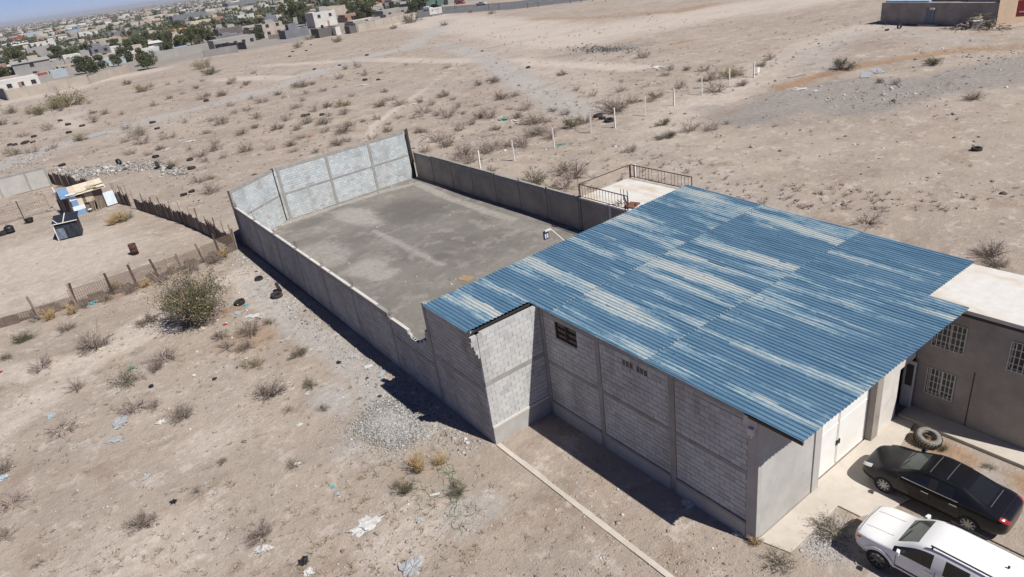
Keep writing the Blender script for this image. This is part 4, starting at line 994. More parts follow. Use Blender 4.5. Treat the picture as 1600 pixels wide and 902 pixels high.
for k in range(6): P(slab_line(lerp((1.2,82.1),(2.2,79.6),k/6+.02),lerp((1.2,82.1),(2.2,79.6),k/6+.13),.02,0,rnd.uniform(1.5,2.0),off=-.04).build('board',rnd.choice([M['timber'],M['darktimber']])),sk)
rp=[(1.5,2.4,blu),(2.4,3.1,cm('pinkish_sheet',(.55,.45,.37))),(3.0,3.7,cream),(3.6,4.4,cream),(4.3,5.0,cm('tan_sheet',(.55,.49,.36))),(4.9,5.6,cream)]
for i,(a,b,m) in enumerate(rp):
    z=2.0+.02*i; P(MB().hexa([(a,79.35,z),(b,79.4,z),(b,82.7,z+.35),(a,82.6,z+.35)],[(a,79.35,z+.04),(b,79.4,z+.04),(b,82.7,z+.39),(a,82.6,z+.39)]).build('roof_sheet',m),sk)
for a,b,c,d,m in ((2.9,3.8,79.6,80.5,cream),(4.0,4.7,80.2,81.4,tan_),(4.5,5.5,79.4,79.7,M['darktimber']),(2.0,2.9,79.4,79.9,paleb)):
    z=2.16+.12*(c-79.4); P(MB().box(a,b,c,d,z,z+.05).build('loose_sheet',m),sk)
P(MB().bar((4.4,80.4,2.3),(5.6,80.6,2.32),.08).bar((3.4,79.7,2.2),(4.8,79.9,2.22),.06).build('roof_batten',M['darktimber']),sk)
P(MB().bar((1.45,83.2,0),(1.3,83.5,2.6),.12).build('corner_post',M['postwhite']),sk)
# tarp booth
bt=empty('tarp_booth',(1.0,72.2,0),math.radians(-12),'small booth wrapped in dark blue black tarpaulin on a pale frame','booth')
navy=simple('navy_tarpaulin',(.022,.026,.036),.55,.4,2.5,.3); slate=simple('slate_tarpaulin',(.12,.15,.19),.5,.4,3,.3)
MB().hexa([(-.95,-.5,.05),(.95,-.5,.05),(.85,1.3,.05),(-.85,1.3,.05)],[(-.9,-.35,1.45),(.9,-.35,1.45),(.9,1.3,1.75),(-.9,1.3,1.75)]).build('tarp_wall',navy,bt)
MB().hexa([(-1.05,-.5,1.48),(1.0,-.5,1.46),(1.05,1.45,1.82),(-1.0,1.45,1.84)],[(-1.05,-.5,1.53),(1.0,-.5,1.51),(1.05,1.45,1.87),(-1.0,1.45,1.89)]).build('tarp_roof',navy,bt)
tf=MB(); 
for i in range(9):
    for j in range(5): tf.v.append((-.92+1.84*i/8+.02*math.sin(j*3+i),-.56+.09*j*.4+.04*math.sin(i*2.3+j),.12+.32*j))
for i in range(8):
    for j in range(4): tf.f.append((i*5+j,(i+1)*5+j,(i+1)*5+j+1,i*5+j+1)); tf.mi.append(1 if i in (0,1,2) and j<3 else 0)
tf.build('front_flap',[navy,slate],bt)
for a,b in (((-1.05,-.56,1.56),(1.02,-.56,1.54)),((-.1,-.5,1.57),(-.05,1.4,1.93)),((-.95,-.6,0),(-.95,-.45,1.5)),((-1.0,.5,1.72),(-.55,-.5,1.57))): MB().bar(a,b,.06).build('frame_pole',M['postwhite'],bt)
dr=empty('rusty_drum',(4.47,60.9,0),.4,'rusty open oil drum alone in the swept lot','drum')
MB().lathe([(.0,.02),(.29,.02),(.29,.3),(.30,.31),(.29,.33),(.29,.6),(.30,.61),(.29,.63),(.29,.88),(.27,.88),(.27,.1)],20).build('drum_shell',M['rustdrum'],dr,smooth=True)
MB().lathe([(.275,.86),(.305,.86),(.305,.9),(.275,.9)],20,closed=True).build('rim',M['rustdrum'],dr)
tb=simple('black_plastic',(.018,.018,.019),.5,.2,4,.1)
x,y=at(47,348); t=empty('black_tub',(x,y,0),0,'round black tub before the wire mesh fence','tub'); t.scale=(.75,.75,.75); MB().lathe([(.0,.03),(.42,.03),(.55,.55),(.5,.55),(.38,.1),(0,.1)],18).build('tub_shell',tb,t,smooth=True); MB().lathe([(.5,.54),(.58,.54),(.58,.59),(.5,.59)],18,closed=True).build('tub_rim',tb,t)
x,y=at(17,364); t=empty('water_tank',(x,y,0),0,'squat black plastic water tank left of the tarp booth','tank'); t.scale=(.72,.72,.72); MB().lathe([(.0,.0),(.55,.0),(.56,.3),(.6,.33),(.56,.36),(.56,.65),(.6,.68),(.56,.71),(.55,.85),(.35,1.0),(.0,1.02)],20).build('tank_shell',tb,t,smooth=True); MB().lathe([(.0,1.08),(.22,1.08),(.22,1.0)],14).build('tank_lid',tb,t)
# far brown building at top right
FBX=117
fb=empty('brown_building',(116,52,0),0,'long brown rendered building with a blue sheet roof at the top right','building')
bx=simple('peach_render',(.46,.35,.255),.9,.12,1.5)
A0,A1=at(1375,37),at(1555,42); A2=at(1640,28)
P(slab_line(A1,A0,.25,0,3.4).build('wall',M['house']),fb) if False else None
def fwall(p,q,h,m,nm,t=.25,z0=0,off=0): P(slab_line(p,q,t,z0,h,off=off).build(nm,m),fb)
d_=((A0[0]-A1[0]),(A0[1]-A1[1])); Ld=math.hypot(*d_); nrm=(d_[1]/Ld,-d_[0]/Ld)
if nrm[0]<0: nrm=(-nrm[0],-nrm[1])
def offp(p,k): return (p[0]+nrm[0]*k,p[1]+nrm[1]*k)
P(MB().prism([A0,A1,offp(A1,9),offp(A0,9)],0,3.15).build('wall',M['house']),fb)
pe=lambda t,k: offp(lerp(A0,A1,t),k)
P(MB().prism([pe(.02,.4),pe(.42,.4),pe(.42,6),pe(.02,6)],3.16,3.35).build('sheet_roof',simple('pale_blue_sheet_roof',(.30,.42,.56),.6,.3,1.0)),fb)
P(MB().prism([pe(.43,1.2),pe(.7,1.2),pe(.7,6),pe(.43,6)],3.16,3.9).build('roof_room',M['house']),fb); P(MB().prism([pe(.72,1.0),pe(.97,1.0),pe(.97,6),pe(.72,6)],3.16,4.2).build('roof_room',M['panel']),fb)
P(MB().prism([lerp(A0,A1,1.004),A2,offp(A2,9),offp(lerp(A0,A1,1.004),9)],0,4.4).build('side_wing',bx),fb)
# blue iron gate
gt=empty('iron_gate',(*lerp(A0,A1,.46),0),math.atan2(A1[1]-A0[1],A1[0]-A0[0]),'pale blue iron gate in the far brown wall','gate')
gm=simple('pale_blue_iron',(.25,.32,.40),.6,.2,4)
for x in (-.6,.6): MB().box(x-.05,x+.05,-.25,-.15,0,2.4).build('gate_post',gm,gt)
for k in range(7): MB().box(-.5+k*.16,-.46+k*.16,-.22,-.18,.1,2.2).build('bar',gm,gt)
for z in (.1,1.1,2.15): MB().box(-.58,.58,-.23,-.17,z,z+.07).build('cross_bar',gm,gt)
MB().box(.1,.8,-.4,-.16,2.2,2.45).build('meter_box',M['postwhite'],gt); MB().box(-1.2,1.6,-1.0,-.1,0,.15).build('door_step',M['slab'],gt)
wp=empty('wood_heap',(*at(1530,46),0),0,'heap of broken boards and branches against the far brown wall','wood heap')
for k in range(150):
    a=Vector((rnd.gauss(0,.8),rnd.gauss(0,2.1),0)); h=max(.15,2.4-.6*a.length); a.z=rnd.uniform(.05,h); d=Vector((rnd.uniform(-1,1),rnd.uniform(-1.3,1.3),rnd.uniform(-.3,.4)))*.9
    MB().bar(a-d*.5,a+d*.5,rnd.uniform(.05,.16),rnd.uniform(.03,.08)).build('board',rnd.choice([M['timber'],M['darktimber'],M['timber'],tan_]),wp)
x,y=at(1526,44); tag(bevel(MB().box(-.6,.6,-.4,.4,0,1.0).box(-.55,.55,-.43,-.401,.1,.9).build('white_chest',M['doorwhite'],loc=(x,y,0),rot=(0,0,-1.2)),.03),'white chest standing before the heap of boards','chest')
x,y=at(1548,40); pl=empty('pallet_board',(x,y,0),-1.2,'pale yellow board leaning right of the white chest','board'); MB().hexa([(-.5,-.2,0),(.5,-.2,0),(.5,-.12,0),(-.5,-.12,0)],[(-.3,.5,1.5),(.7,.5,1.5),(.7,.56,1.5),(-.3,.56,1.5)]).build('board_sheet',cm('yellowed_board',(.55,.46,.27)),pl); MB().bar((-.4,.1,.7),(.6,.1,.7),.06).build('batten',M['timber'],pl)
x,y=at(1498,40); cr=empty('crate',(x,y,0),-1.1,'pale slatted crate leaning left of the heap of boards','crate')
for k in range(6): MB().bar((-.6+k*.22,0,0),(-.5+k*.22,.4,1.0),.09,.03).build('slat',M['postwhite'],cr)
for z in (.1,.55,.95): MB().bar((-.65,.4*z-.05,z),(.7,.4*z-.05,z),.09,.03).build('slat',M['postwhite'],cr)
x,y=at(1569,36); tag(MB().tube((0,0,0),(.1,.2,2.2),.22,.18,10).build('white_cylinder',M['postwhite'],loc=(x,y,0)),'white upright pipe leaning beside the peach wall','pipe')
x,y=at(1578,34); tag(MB().tube((0,0,0),(0,0,5.5),.06,.05).build('utility_pole',M['timber'],loc=(x,y,0)),'thin dark pole before the peach wall','pole')
x,y=at(1603,10,3.4); sg=empty('red_sign',(x,y,0),-1.2,'red sign board on the peach wall at the right edge','sign'); MB().box(-.9,.9,-.06,.0,2.2,4.2).build('board',simple('red_sign_paint',(.35,.04,.035),.6,.1),sg); MB().box(-.6,.6,-.075,-.062,2.7,2.85).build('lettering_band',M['postwhite'],sg)

# ------------------------------------------------------------------ vegetation
def twig_mat(name,a,b,c):
    t=NT(name); g=t.n('ShaderNodeNewGeometry'); oi=t.n('ShaderNodeObjectInfo')
    r=t.math('FRACT',t.math('ADD',t.math('MULTIPLY',g.outputs['Random Per Island'],.8),t.math('MULTIPLY',oi.outputs['Random'],.55)))
    return t.done(t.ramp(r,[(0,a),(.5,b),(1,c)]),.95,0,.1)
def leaf_mat(name,a,b,c):
    t=NT(name); g=t.n('ShaderNodeNewGeometry'); oi=t.n('ShaderNodeObjectInfo')
    r=t.math('FRACT',t.math('ADD',t.math('MULTIPLY',g.outputs['Random Per Island'],.8),t.math('MULTIPLY',oi.outputs['Random'],.5)))
    m=t.done(t.ramp(r,[(0,a),(.55,b),(1,c)]),.7,0,.2)
    tl=t.n('ShaderNodeBsdfTranslucent'); t.l(t.ramp(r,[(0,sc(a,1.3)),(1,sc(c,1.3))]),tl.inputs[0]); mx_=t.n('ShaderNodeMixShader'); mx_.inputs[0].default_value=.25
    t.l(t.b.outputs[0],mx_.inputs[1]); t.l(tl.outputs[0],mx_.inputs[2]); t.l(mx_.outputs[0],t.out.inputs[0]); return m
M['twig']=twig_mat('dry_twigs',(.21,.165,.145),(.31,.255,.225),(.41,.35,.31)); M['twigdark']=twig_mat('dark_twigs',(.13,.105,.09),(.20,.165,.145),(.28,.235,.205))
M['straw']=twig_mat('dry_straw',(.30,.20,.09),(.40,.29,.15),(.50,.40,.25)); M['leaf']=leaf_mat('olive_leaves',(.06,.07,.028),(.10,.11,.045),(.17,.165,.08))
M['leafy']=leaf_mat('yellow_green_leaves',(.12,.115,.035),(.19,.175,.055),(.27,.24,.10)); M['leafg']=leaf_mat('dusty_green_leaves',(.055,.065,.03),(.085,.098,.045),(.13,.138,.07))
M['deadleaf']=twig_mat('withered_leaves',(.13,.10,.08),(.19,.155,.125),(.25,.21,.17)); M['bark']=simple('grey_bark',(.13,.105,.085),.95,.3,6)
def ribbons(P0,P1,w0,w1,rg):
    d=P1-P0; r=rg.normal(size=P0.shape); s=np.cross(d,r); s/=np.linalg.norm(s,axis=1,keepdims=True)+1e-9
    V=np.concatenate([P0-s*w0[:,None],P0+s*w0[:,None],P1+s*w1[:,None],P1-s*w1[:,None]],1).reshape(-1,3)
    F=np.arange(len(V)).reshape(-1,4); return V,F
def leaves(Pc,sz,rg,asp=.55):
    a=rg.normal(size=Pc.shape); a/=np.linalg.norm(a,axis=1,keepdims=True); b=np.cross(a,rg.normal(size=Pc.shape)); b/=np.linalg.norm(b,axis=1,keepdims=True)
    a=a*sz[:,None]; b=b*sz[:,None]*asp
    V=np.concatenate([Pc-a,Pc+b*.9,Pc+a,Pc-b*.9],1).reshape(-1,3); return V,np.arange(len(V)).reshape(-1,4)
def shrub_geo(seed,R,H,ns=26,nt=5,w=.012,spread=1.0,up=.5):
    """stems from the root that fork into twigs; returns ribbons and twig tips"""
    rg=np.random.default_rng(seed); VV=[];FF=[];tips=[];n0=0
    def put(P0,P1,a,b):
        nonlocal n0
        V,F=ribbons(P0,P1,a,b,rg); VV.append(V); FF.append(F+n0); n0+=len(V)
    th=rg.uniform(0,2*np.pi,ns); el=np.arccos(1-rg.uniform(0.05,1,ns)*(1-np.cos(np.radians(80*spread)))); ln=rg.uniform(.6,1.05,ns)
    d=np.stack([np.sin(el)*np.cos(th)*R,np.sin(el)*np.sin(th)*R,np.cos(el)*H+.12*H],1)*ln[:,None]
    base=rg.normal(size=(ns,3))*[R*.1,R*.1,0]; mid=base+d*.5+rg.normal(size=d.shape)*[R*.06,R*.06,H*.05]; tip=base+d+rg.normal(size=d.shape)*[R*.08,R*.08,H*.06]
    mid[:,2]=np.maximum(mid[:,2],.02); tip[:,2]=np.maximum(tip[:,2],.03)
    put(base,mid,np.full(ns,w*1.5),np.full(ns,w*1.1)); put(mid,tip,np.full(ns,w*1.1),np.full(ns,w*.5))
    for lev in range(2):
        k=ns*nt; f=rg.uniform(.25,1,k); i=rg.integers(0,ns,k); s0=np.where(f[:,None]<.5,base[i]+(mid[i]-base[i])*(f[:,None]*2),mid[i]+(tip[i]-mid[i])*(f[:,None]*2-1))
        dd=d[i]*rg.uniform(.18,.42,k)[:,None]+rg.normal(size=(k,3))*[R*.16,R*.16,H*.14]; s1=s0+dd; s1[:,2]=np.maximum(s1[:,2],.03)
        put(s0,s1,np.full(k,w*.75),np.full(k,w*.35)); tips.append(s1); tips.append((s0+s1)/2)
    return np.concatenate(VV),np.concatenate(FF),np.concatenate(tips+[tip]),rg
def make_shrub(seed,R,H,kind):
    if kind=='straw': V,F,T,rg=shrub_geo(seed,R,H,60,3,.008,.6); return np_mesh('straw',V,F,M['straw']),None
    ns={'dry':26,'dark':30,'mixed':26,'green':24,'yellow':26,'deepgreen':26}[kind]
    V,F,T,rg=shrub_geo(seed,R,H,ns,7 if kind in('dry','dark') else 5,.010)
    tw=np_mesh('stems',V,F,M['twigdark'] if kind in ('dark','green','deepgreen') else M['twig'])
    nl={'dry':260,'dark':900,'mixed':900,'green':1500,'yellow':1500,'deepgreen':1900}[kind]; i=rg.integers(0,len(T),nl); Pl=T[i]+rg.normal(size=(nl,3))*R*.07; Pl[:,2]=np.maximum(Pl[:,2],.02)
    LV,LF=leaves(Pl,rg.uniform(.018,.036,nl)*(1.0 if kind!='dry' else .8),rg)
    return tw,np_mesh('foliage',LV,LF,{'dry':M['deadleaf'],'dark':M['deadleaf'],'mixed':M['leaf'],'green':M['leaf'],'yellow':M['leafy'],'deepgreen':M['leafg']}[kind])
PROT={}
for kind,n in (('dry',11),('dark',5),('mixed',4),('green',3),('yellow',2),('deepgreen',2),('straw',3)): PROT[kind]=[make_shrub(100+7*i+sum(map(ord,kind)),.8 if kind!='straw' else .5,.6+.06*(i%6) if kind not in('straw',) else .5,kind) for i in range(n)]
NAMES={'dry':'dry_shrub','dark':'dry_shrub','mixed':'dry_shrub','green':'green_shrub','yellow':'green_shrub','deepgreen':'green_shrub','straw':'dry_grass_clump'}
def shrub(px,py,kind,r,label,group=None,xy=None,hs_=1.0):
    x,y=xy or at(px,py); tw,fo=rnd.choice(PROT[kind]); s=r/(.8 if kind!='straw' else .5)
    o=link(NAMES[kind],tw); o.location=(x,y,hz(x,y)-.02); o.rotation_euler=(0,0,rnd.uniform(0,6.3)); o.scale=(s*rnd.uniform(.9,1.15),s*rnd.uniform(.85,1.1),s*rnd.uniform(.8,1.1)*hs_)
    if fo: link('foliage',fo,o)
    return tag(o,label,'shrub' if kind!='straw' else 'grass clump',group)
NEAR=[(68,578,'dry',.95,'dry grey shrub left of the pale path, near the low dark-post fence'),(148,545,'dark',1.05,'dense dark shrub on the pale path with a flat stone at its foot'),(122,608,'dry',.6,'small sparse dry shrub below the pale path'),
(200,600,'mixed',.95,'half green shrub with a tangled plastic sheet on it'),(258,562,'dry',.95,'tall grey shrub right of the pale path'),(245,580,'dark',.55,'low dead branches at the foot of the tall grey shrub'),(212,642,'dry',.75,'brown shrub, left one of a close pair'),(243,640,'dry',.55,'brown shrub, right one of a close pair'),
(287,650,'dark',.7,'dark dry shrub with a white bag to its left'),(97,672,'dry',.85,'pale spreading dry shrub near the left edge'),(226,822,'dark',.62,'dark dry shrub alone on the open sand at lower left'),(410,838,'dark',.62,'dark dry shrub alone on the open sand at bottom centre left'),
(422,618,'dark',.85,'low brown shrub in front of the small green ones'),(345,528,'dark',.6,'low rusty brown shrub beside the rubbish below the big bush'),(392,520,'dark',.85,'rusty brown shrub right of the rubbish below the big bush'),(383,545,'dark',.65,'rusty brown shrub nearest the yellow green one'),
(468,556,'green',.6,'rounded green shrub on the waste ground before the long wall'),(395,572,'yellow',.55,'pale yellow green shrub left of the rounded green one'),(484,602,'green',.5,'scrappy green weed with white litter at its foot'),(452,640,'dry',.35,'tiny dry weed near the low brown shrub'),
(18,790,'dry',.7,'dry twiggy shrub at the left edge, lower part'),(6,845,'dry',.6,'dry twiggy shrub at the bottom left edge'),(4,735,'dark',.55,'dark shrub beside a pale blue sack at the left edge'),(40,532,'deepgreen',.75,'dense green shrub at the sagging fence'),(105,516,'dark',.6,'greyish dead shrub right of the dense green one'),(10,560,'green',.4,'small green weed at the left edge'),
(232,502,'dark',.85,'dead dark shrub left of the big green bush'),(460,727,'mixed',.4,'pale green weed on the sand below the brown shrub'),(632,770,'green',.55,'small green weed among green strings'),(715,770,'green',.45,'tangle of green strings and weeds right of the small weed'),(655,735,'straw',.6,'yellowish dry grass below the gravel heap'),(690,725,'straw',.45,'dry grass at the right edge of the gravel heap'),
(1302,832,'mixed',.65,'grey green weed clump beside the white suv'),(1218,882,'mixed',.55,'green weed clump at the corner of the concrete apron'),(1180,850,'straw',.3,'dry grass at the foot of the warehouse corner'),(347,722,'mixed',.3,'small green weed on the sand at lower left'),(306,770,'mixed',.28,'tiny weed beside a black rag'),(60,880,'dry',.3,'tiny dry weed at the bottom left'),
(190,347,'straw',1.1,'golden dry bush in the middle of the swept lot'),(200,343,'green',.75,'green half of the golden bush in the swept lot'),(176,352,'straw',.8,'left half of the golden dry bush in the swept lot'),(1000,560,'straw',.01,None),
(290,470,'straw',.6,'dry grass at the fence left of the big bush'),(180,455,'straw',.7,'dry grass below a leaning fence post'),(165,470,'mixed',.7,'grey green scrub below the scrap fence'),(80,500,'straw',.7,'dry grass along the sagging fence'),(115,490,'straw',.6,'dry straw right of the sagging fence posts'),
(1445,697,'straw',.35,'yellow weeds at the foot of the big truck tyre'),(1470,702,'green',.3,'green weeds right of the big truck tyre'),(1545,730,'mixed',.25,'small weed on the dirt strip beside the sidewalk'),(1430,690,'straw',.3,'weeds left of the big truck tyre'),
(1317,110,'deepgreen',1.5,'round green shrub at the end of the rust coloured strip'),(1458,102,'deepgreen',1.2,'green shrub above the middle of the rust coloured strip'),(1375,130,'green',.6,'small green weed on the grey soil at right'),(1400,133,'dry',.7,'thin weed on the grey soil at right'),
(1355,348,'dry',1.1,'grey twig heap on the sand just behind the blue roof'),(1548,402,'dark',.8,'dark low shrub behind the white house roof'),(1555,416,'dark',.7,'dark low shrub nearest the white house roof'),(1520,157,'dark',1.0,'dark scrub on the bare sand at far right')]
NEAR+=[(252,440,'dark',.7,'dry brush at the foot of a leaning pale fence post'),(228,448,'straw',.6,'straw clump against the scrap fence, left of the dry brush'),(300,424,'dark',.75,'dead brush against the scrap fence above the big bush'),(335,410,'dark',.8,'dead brush at the right end of the scrap fence'),(352,402,'straw',.6,'straw clump at the yard corner end of the scrap fence'),(130,480,'dark',.6,'dark brush at a low dark fence post'),(60,500,'dark',.55,'dark brush under the sagging fence'),(205,456,'dark',.6,'low dark brush below the scrap fence'),(330,505,'dry',.7,'dead twigs at the right foot of the big bush'),(355,545,'dry',.6,'grey twigs below the rubbish by the big bush'),(420,505,'mixed',.5,'olive weed near the wall rubble'),(505,640,'mixed',.35,'tiny weed on the grey patch left of the gravel')]
for a in NEAR:
    if a[4]: shrub(a[0],a[1],a[2],a[3],a[4])
MID=[]
for p in z6([(75,300),(30,350),(110,400),(205,400),(260,320),(280,300),(380,320),(345,345),(430,245),(415,425),(490,445),(390,500),(270,468),(300,525),(135,570),(455,555),(205,598),(105,660),(345,668),(440,625),(590,630),(730,632),(690,535),(650,575),(720,485),(790,385),(640,415),(600,395),(770,435),(1110,405),(850,505),(940,475),(1060,530),(915,595),(1185,580),(1285,560),(1090,612),(1060,655),(930,655),(760,695),(690,745),(710,790),(860,800),(550,775),(380,785),(165,780),(225,838),(60,820),(180,730),(1010,745),(1080,720),(1250,715),(1205,255),(1310,245),(1065,215),(1150,205),(1490,185),(1340,375),(1380,430),(1310,470),(1450,460),(1580,445),(1440,550),(1530,560),(1360,600),(1365,645),(1590,550),(1580,650),(805,590),(950,545),(720,338),(770,338),(835,323),(910,370),(995,343),(1025,282)]): MID.append((p,'brownish dry shrub in the scrub beyond the far yard wall','shrubs beyond the far wall'))
for p in z5([(480,150),(540,120),(590,130),(260,30),(75,268),(155,292),(100,342),(300,252),(340,300),(370,350),(240,225),(190,362),(265,372),(470,288),(640,245),(735,228),(570,380),(700,315),(810,315),(755,375),(860,410),(955,405),(1000,330),(1080,355),(1220,415),(600,455),(345,465),(435,425),(680,575),(790,575),(920,495),(985,520),(850,500),(580,590),(525,620),(190,540),(265,575),(115,612),(320,675),(430,685),(385,640),(570,745),(1080,870),(1150,798),(1075,762),(1460,195),(1550,270),(1060,80),(1470,120),(65,475),(1540,605),(1270,225),(1160,185)]): MID.append((p,'brownish dry shrub in the scrub behind the low right yard wall','shrubs behind the right wall'))
for p in z4([(15,50),(205,135),(185,170),(325,135),(450,140),(440,210),(500,205),(280,265),(70,355),(690,170),(725,240),(530,290),(505,560),(610,520),(350,570),(910,65),(850,108)]): MID.append((p,'dark dry shrub near the far white fence posts','shrubs near the fence line'))
for p in z7([(70,30),(450,18),(690,35),(780,42),(900,40),(350,160),(170,205),(130,112),(700,100),(930,145),(1010,225),(930,245),(1050,262),(1190,182),(1230,220),(955,335),(1090,340),(1180,300),(1360,100),(1550,95),(1525,185),(1580,310),(1400,300),(1480,540),(1560,620),(1550,520),(350,310),(400,290),(335,230),(1270,420),(1515,390),(60,330),(240,320)]): MID.append((p,'brownish dry shrub in the scrub left of the grey track','shrubs left of the grey track'))
for p in z1([(780,520),(600,560),(660,715),(760,720),(970,660),(1270,620),(1140,590),(1050,530),(1130,515),(1260,505),(1450,525),(1540,535),(1060,620),(1390,600),(520,620),(560,650)]): MID.append((p,'brownish dry shrub on the waste ground below the town wall','shrubs below the town wall'))
HUE={'dry':'grey brown','dark':'dark brown','mixed':'olive brown'}
def where(g_,x,y):
    if g_=='shrubs beyond the far wall': d=y-57; return ('just beyond the far yard wall' if d<14 else 'midway beyond the far yard wall' if d<38 else 'by the grey track beyond the far wall')+(', left side' if x<22 else ', right side' if x>38 else '')
    if g_=='shrubs behind the right wall': return ('close behind the low right yard wall' if y<62 else 'at the littered patch behind the right wall' if y<78 else 'on the open slope behind the right wall')+(', towards the posts' if x>46 else '')
    if g_=='shrubs near the fence line': return 'near the far white fence posts'+(', beyond them' if y>55 else ', on the near side')
    if g_=='shrubs left of the grey track': return ('near the rubble heap' if y<112 else 'along the grey track' if y<135 else 'in the scrub above the grey track')+(', far left' if x<8 else '')
    return 'on the waste ground below the town wall'+(', right part' if x>45 else ', left part')
for p,l,g_ in MID:
    k_=rnd.choice(['dry','dry','dry','dark','dry','mixed']); r_=min(1.5,max(.45,rnd.lognormvariate(-.08,.3))); x,y=at(*p)
    shrub(*p,k_,r_,'%s %s shrub %s'%('small' if r_<.9 else 'large' if r_>1.1 else 'middling',HUE[k_],where(g_,x,y)),g_)
for p,k,r,l in [((*z6([(1050,470)])[0],),'yellow',1.2,'tall olive shrub among the dry ones beyond the far wall'),(z5([(490,385)])[0],'green',1.0,'green shrub left of the teal litter'),(z5([(1130,440)])[0],'green',1.5,'large green shrub left of the three tyres'),(z5([(1420,335)])[0],'dark',1.9,'large dark shrub above the three tyres'),(z5([(860,835)])[0],'green',1.3,'green shrub just behind the low right yard wall'),(z5([(985,868)])[0],'yellow',.7,'small yellow green shrub behind the right yard wall end'),
  (z4([(630,185)])[0],'yellow',1.8,'yellow green shrub behind the second farthest white post'),(z4([(155,525)])[0],'deepgreen',.8,'upright dark green shrub on the bare sand below the posts'),(z4([(210,605)])[0],'deepgreen',.85,'rounded dark green shrub on the bare sand below the posts'),(z4([(145,618)])[0],'dark',.6,'low dark shrub touching the rounded green one'),(z4([(110,330)])[0],'yellow',1.2,'pale yellow shrub by the fifth white post'),
  (z1([(430,660)])[0],'yellow',4.2,'very wide yellow green thicket below the town wall'),(z1([(370,680)])[0],'yellow',2.6,'left end of the wide yellow green thicket'),(z1([(230,705)])[0],'yellow',2.4,'olive shrub left of the wide thicket'),(z1([(65,710)])[0],'mixed',2.2,'olive grey shrub at the left edge below the town wall'),(z1([(905,570)])[0],'yellow',2.6,'broad yellow green shrub before the far grey walls'),(z1([(800,530)])[0],'green',1.3,'small green shrub left of the broad one'),(z1([(1320,465)])[0],'green',2.6,'green shrub on the bank below the unfinished houses'),(z1([(1275,425)])[0],'yellow',2.8,'bright yellow green shrub below the unfinished houses'),
  (z7([(600,235)])[0],'yellow',1.6,'yellow green shrub left of the loose grey sheet'),(z7([(290,45)])[0],'green',1.8,'olive shrub near the left edge above the tyres'),(z7([(10,120)])[0],'green',1.6,'olive shrub at the left edge above the row of tyres'),(z7([(110,340)])[0],'mixed',1.5,'olive brown shrub above the rubble at the left edge'),(z7([(1010,205)])[0],'mixed',1.8,'big grey shrub right of the loose grey sheet'),
  ((485,62),'yellow',1.7,'yellow shrub before the dark wall of the far houses'),((527,66),'yellow',2.2,'yellow green shrub alone on the sand before the far houses'),((465,75),'mixed',2.0,'thin grey shrub on the sand before the far houses'),((642,36),'green',3.6,'wide green shrub below the parked trailers'),((616,45),'dark',1.6,'dark twisted shrub on the sand below the trailers'),((768,22),'mixed',1.6,'olive shrub at the road verge'),((735,20),'mixed',1.3,'small shrub at the road verge left of the other'),((695,40),'dark',1.3,'small dark shrub beside the track end')]:
    shrub(*p,k,r,l)
# big bush beside the scrap fence
def big_bush():
    x,y=at(312,503); R,H=2.35,2.7; V,F,T,rg=shrub_geo(5,R,H,85,9,.017,.74)
    e=empty('creosote_bush',(x,y,hz(x,y)),0,'big olive green bush beside the scrap fence','bush')
    link('stems',np_mesh('stems',V,F,M['twig']),e); n=13500; i=rg.integers(0,len(T),n); Pl=T[i]+rg.normal(size=(n,3))*.11; gk=np.array([mnoise.noise(tuple(q*1.3)) for q in Pl]); Pl=Pl[gk>-.2]; n=len(Pl); Pl[:,2]=np.maximum(Pl[:,2],.05)
    LV,LF=leaves(Pl,rg.uniform(.035,.07,n),rg); link('foliage',np_mesh('foliage',LV,LF,M['leaf']),e)
    n=1800; i=rg.integers(0,len(T),n); LV,LF=leaves(T[i]+rg.normal(size=(n,3))*.18+[0,0,.1],rg.uniform(.03,.06,n),rg); link('pale_sprigs',np_mesh('pale_sprigs',LV,LF,M['straw']),e)
big_bush()
# uncountable low weeds and straw over the waste ground
def tufts():
    rg=np.random.default_rng(31); n=1000; pts=[]
    while len(pts)<n:
        px,py=rg.uniform(-20,1620),rg.uniform(60,900); x,y=at(px,py)
        if y>260 or x>130: continue
        if 10.3<x<35 and 2<y<58.5: continue
        if -12<x<10.5 and 54<y<81: continue
        if x>29 and rg.random()<.75: continue
        if mnoise.noise((x*.12,y*.12,3.))<-.05 and rg.random()<.8: continue
        pts.append((x,y))
    VV=[];FF=[];n0=0
    for x,y in pts:
        k=rg.integers(4,10); r=rg.uniform(.06,.22)*(1 if y<60 else 1.6); a=rg.uniform(0,6.28,k); P0=np.stack([np.full(k,x),np.full(k,y),np.full(k,hz(x,y)-.01)],1)+rg.normal(size=(k,3))*[.04,.04,0]
        P1=P0+np.stack([np.cos(a)*r,np.sin(a)*r,rg.uniform(.3,1.1,k)*r],1); V,F=ribbons(P0,P1,np.full(k,.012),np.full(k,.004),rg); VV.append(V);FF.append(F+n0);n0+=len(V)
    return np.concatenate(VV),np.concatenate(FF)
def low_scrub():
    rg=np.random.default_rng(8); VV=[];FF=[];n0=0; k=0
    while k<1500:
        px,py=rg.uniform(-10,1600),rg.uniform(20,330); x,y=at(px,py)
        if y<58.5 and x<34: continue
        if -12<x<10.5 and y<90: continue
        if y>225 or (x>46 and y<55 and rg.random()<.8) or mnoise.noise((x*.09,y*.09,1.5))<rg.uniform(-.3,.1): continue
        r=rg.lognormal(-1.25,.4)*(1 if y<110 else 1.35); V,F,T,_=shrub_geo(int(rg.integers(1e6)),r,r*.8,7,2,.014); V=V+[x,y,hz(x,y)]; VV.append(V); FF.append(F+n0); n0+=len(V); k+=1
    return np.concatenate(VV),np.concatenate(FF)
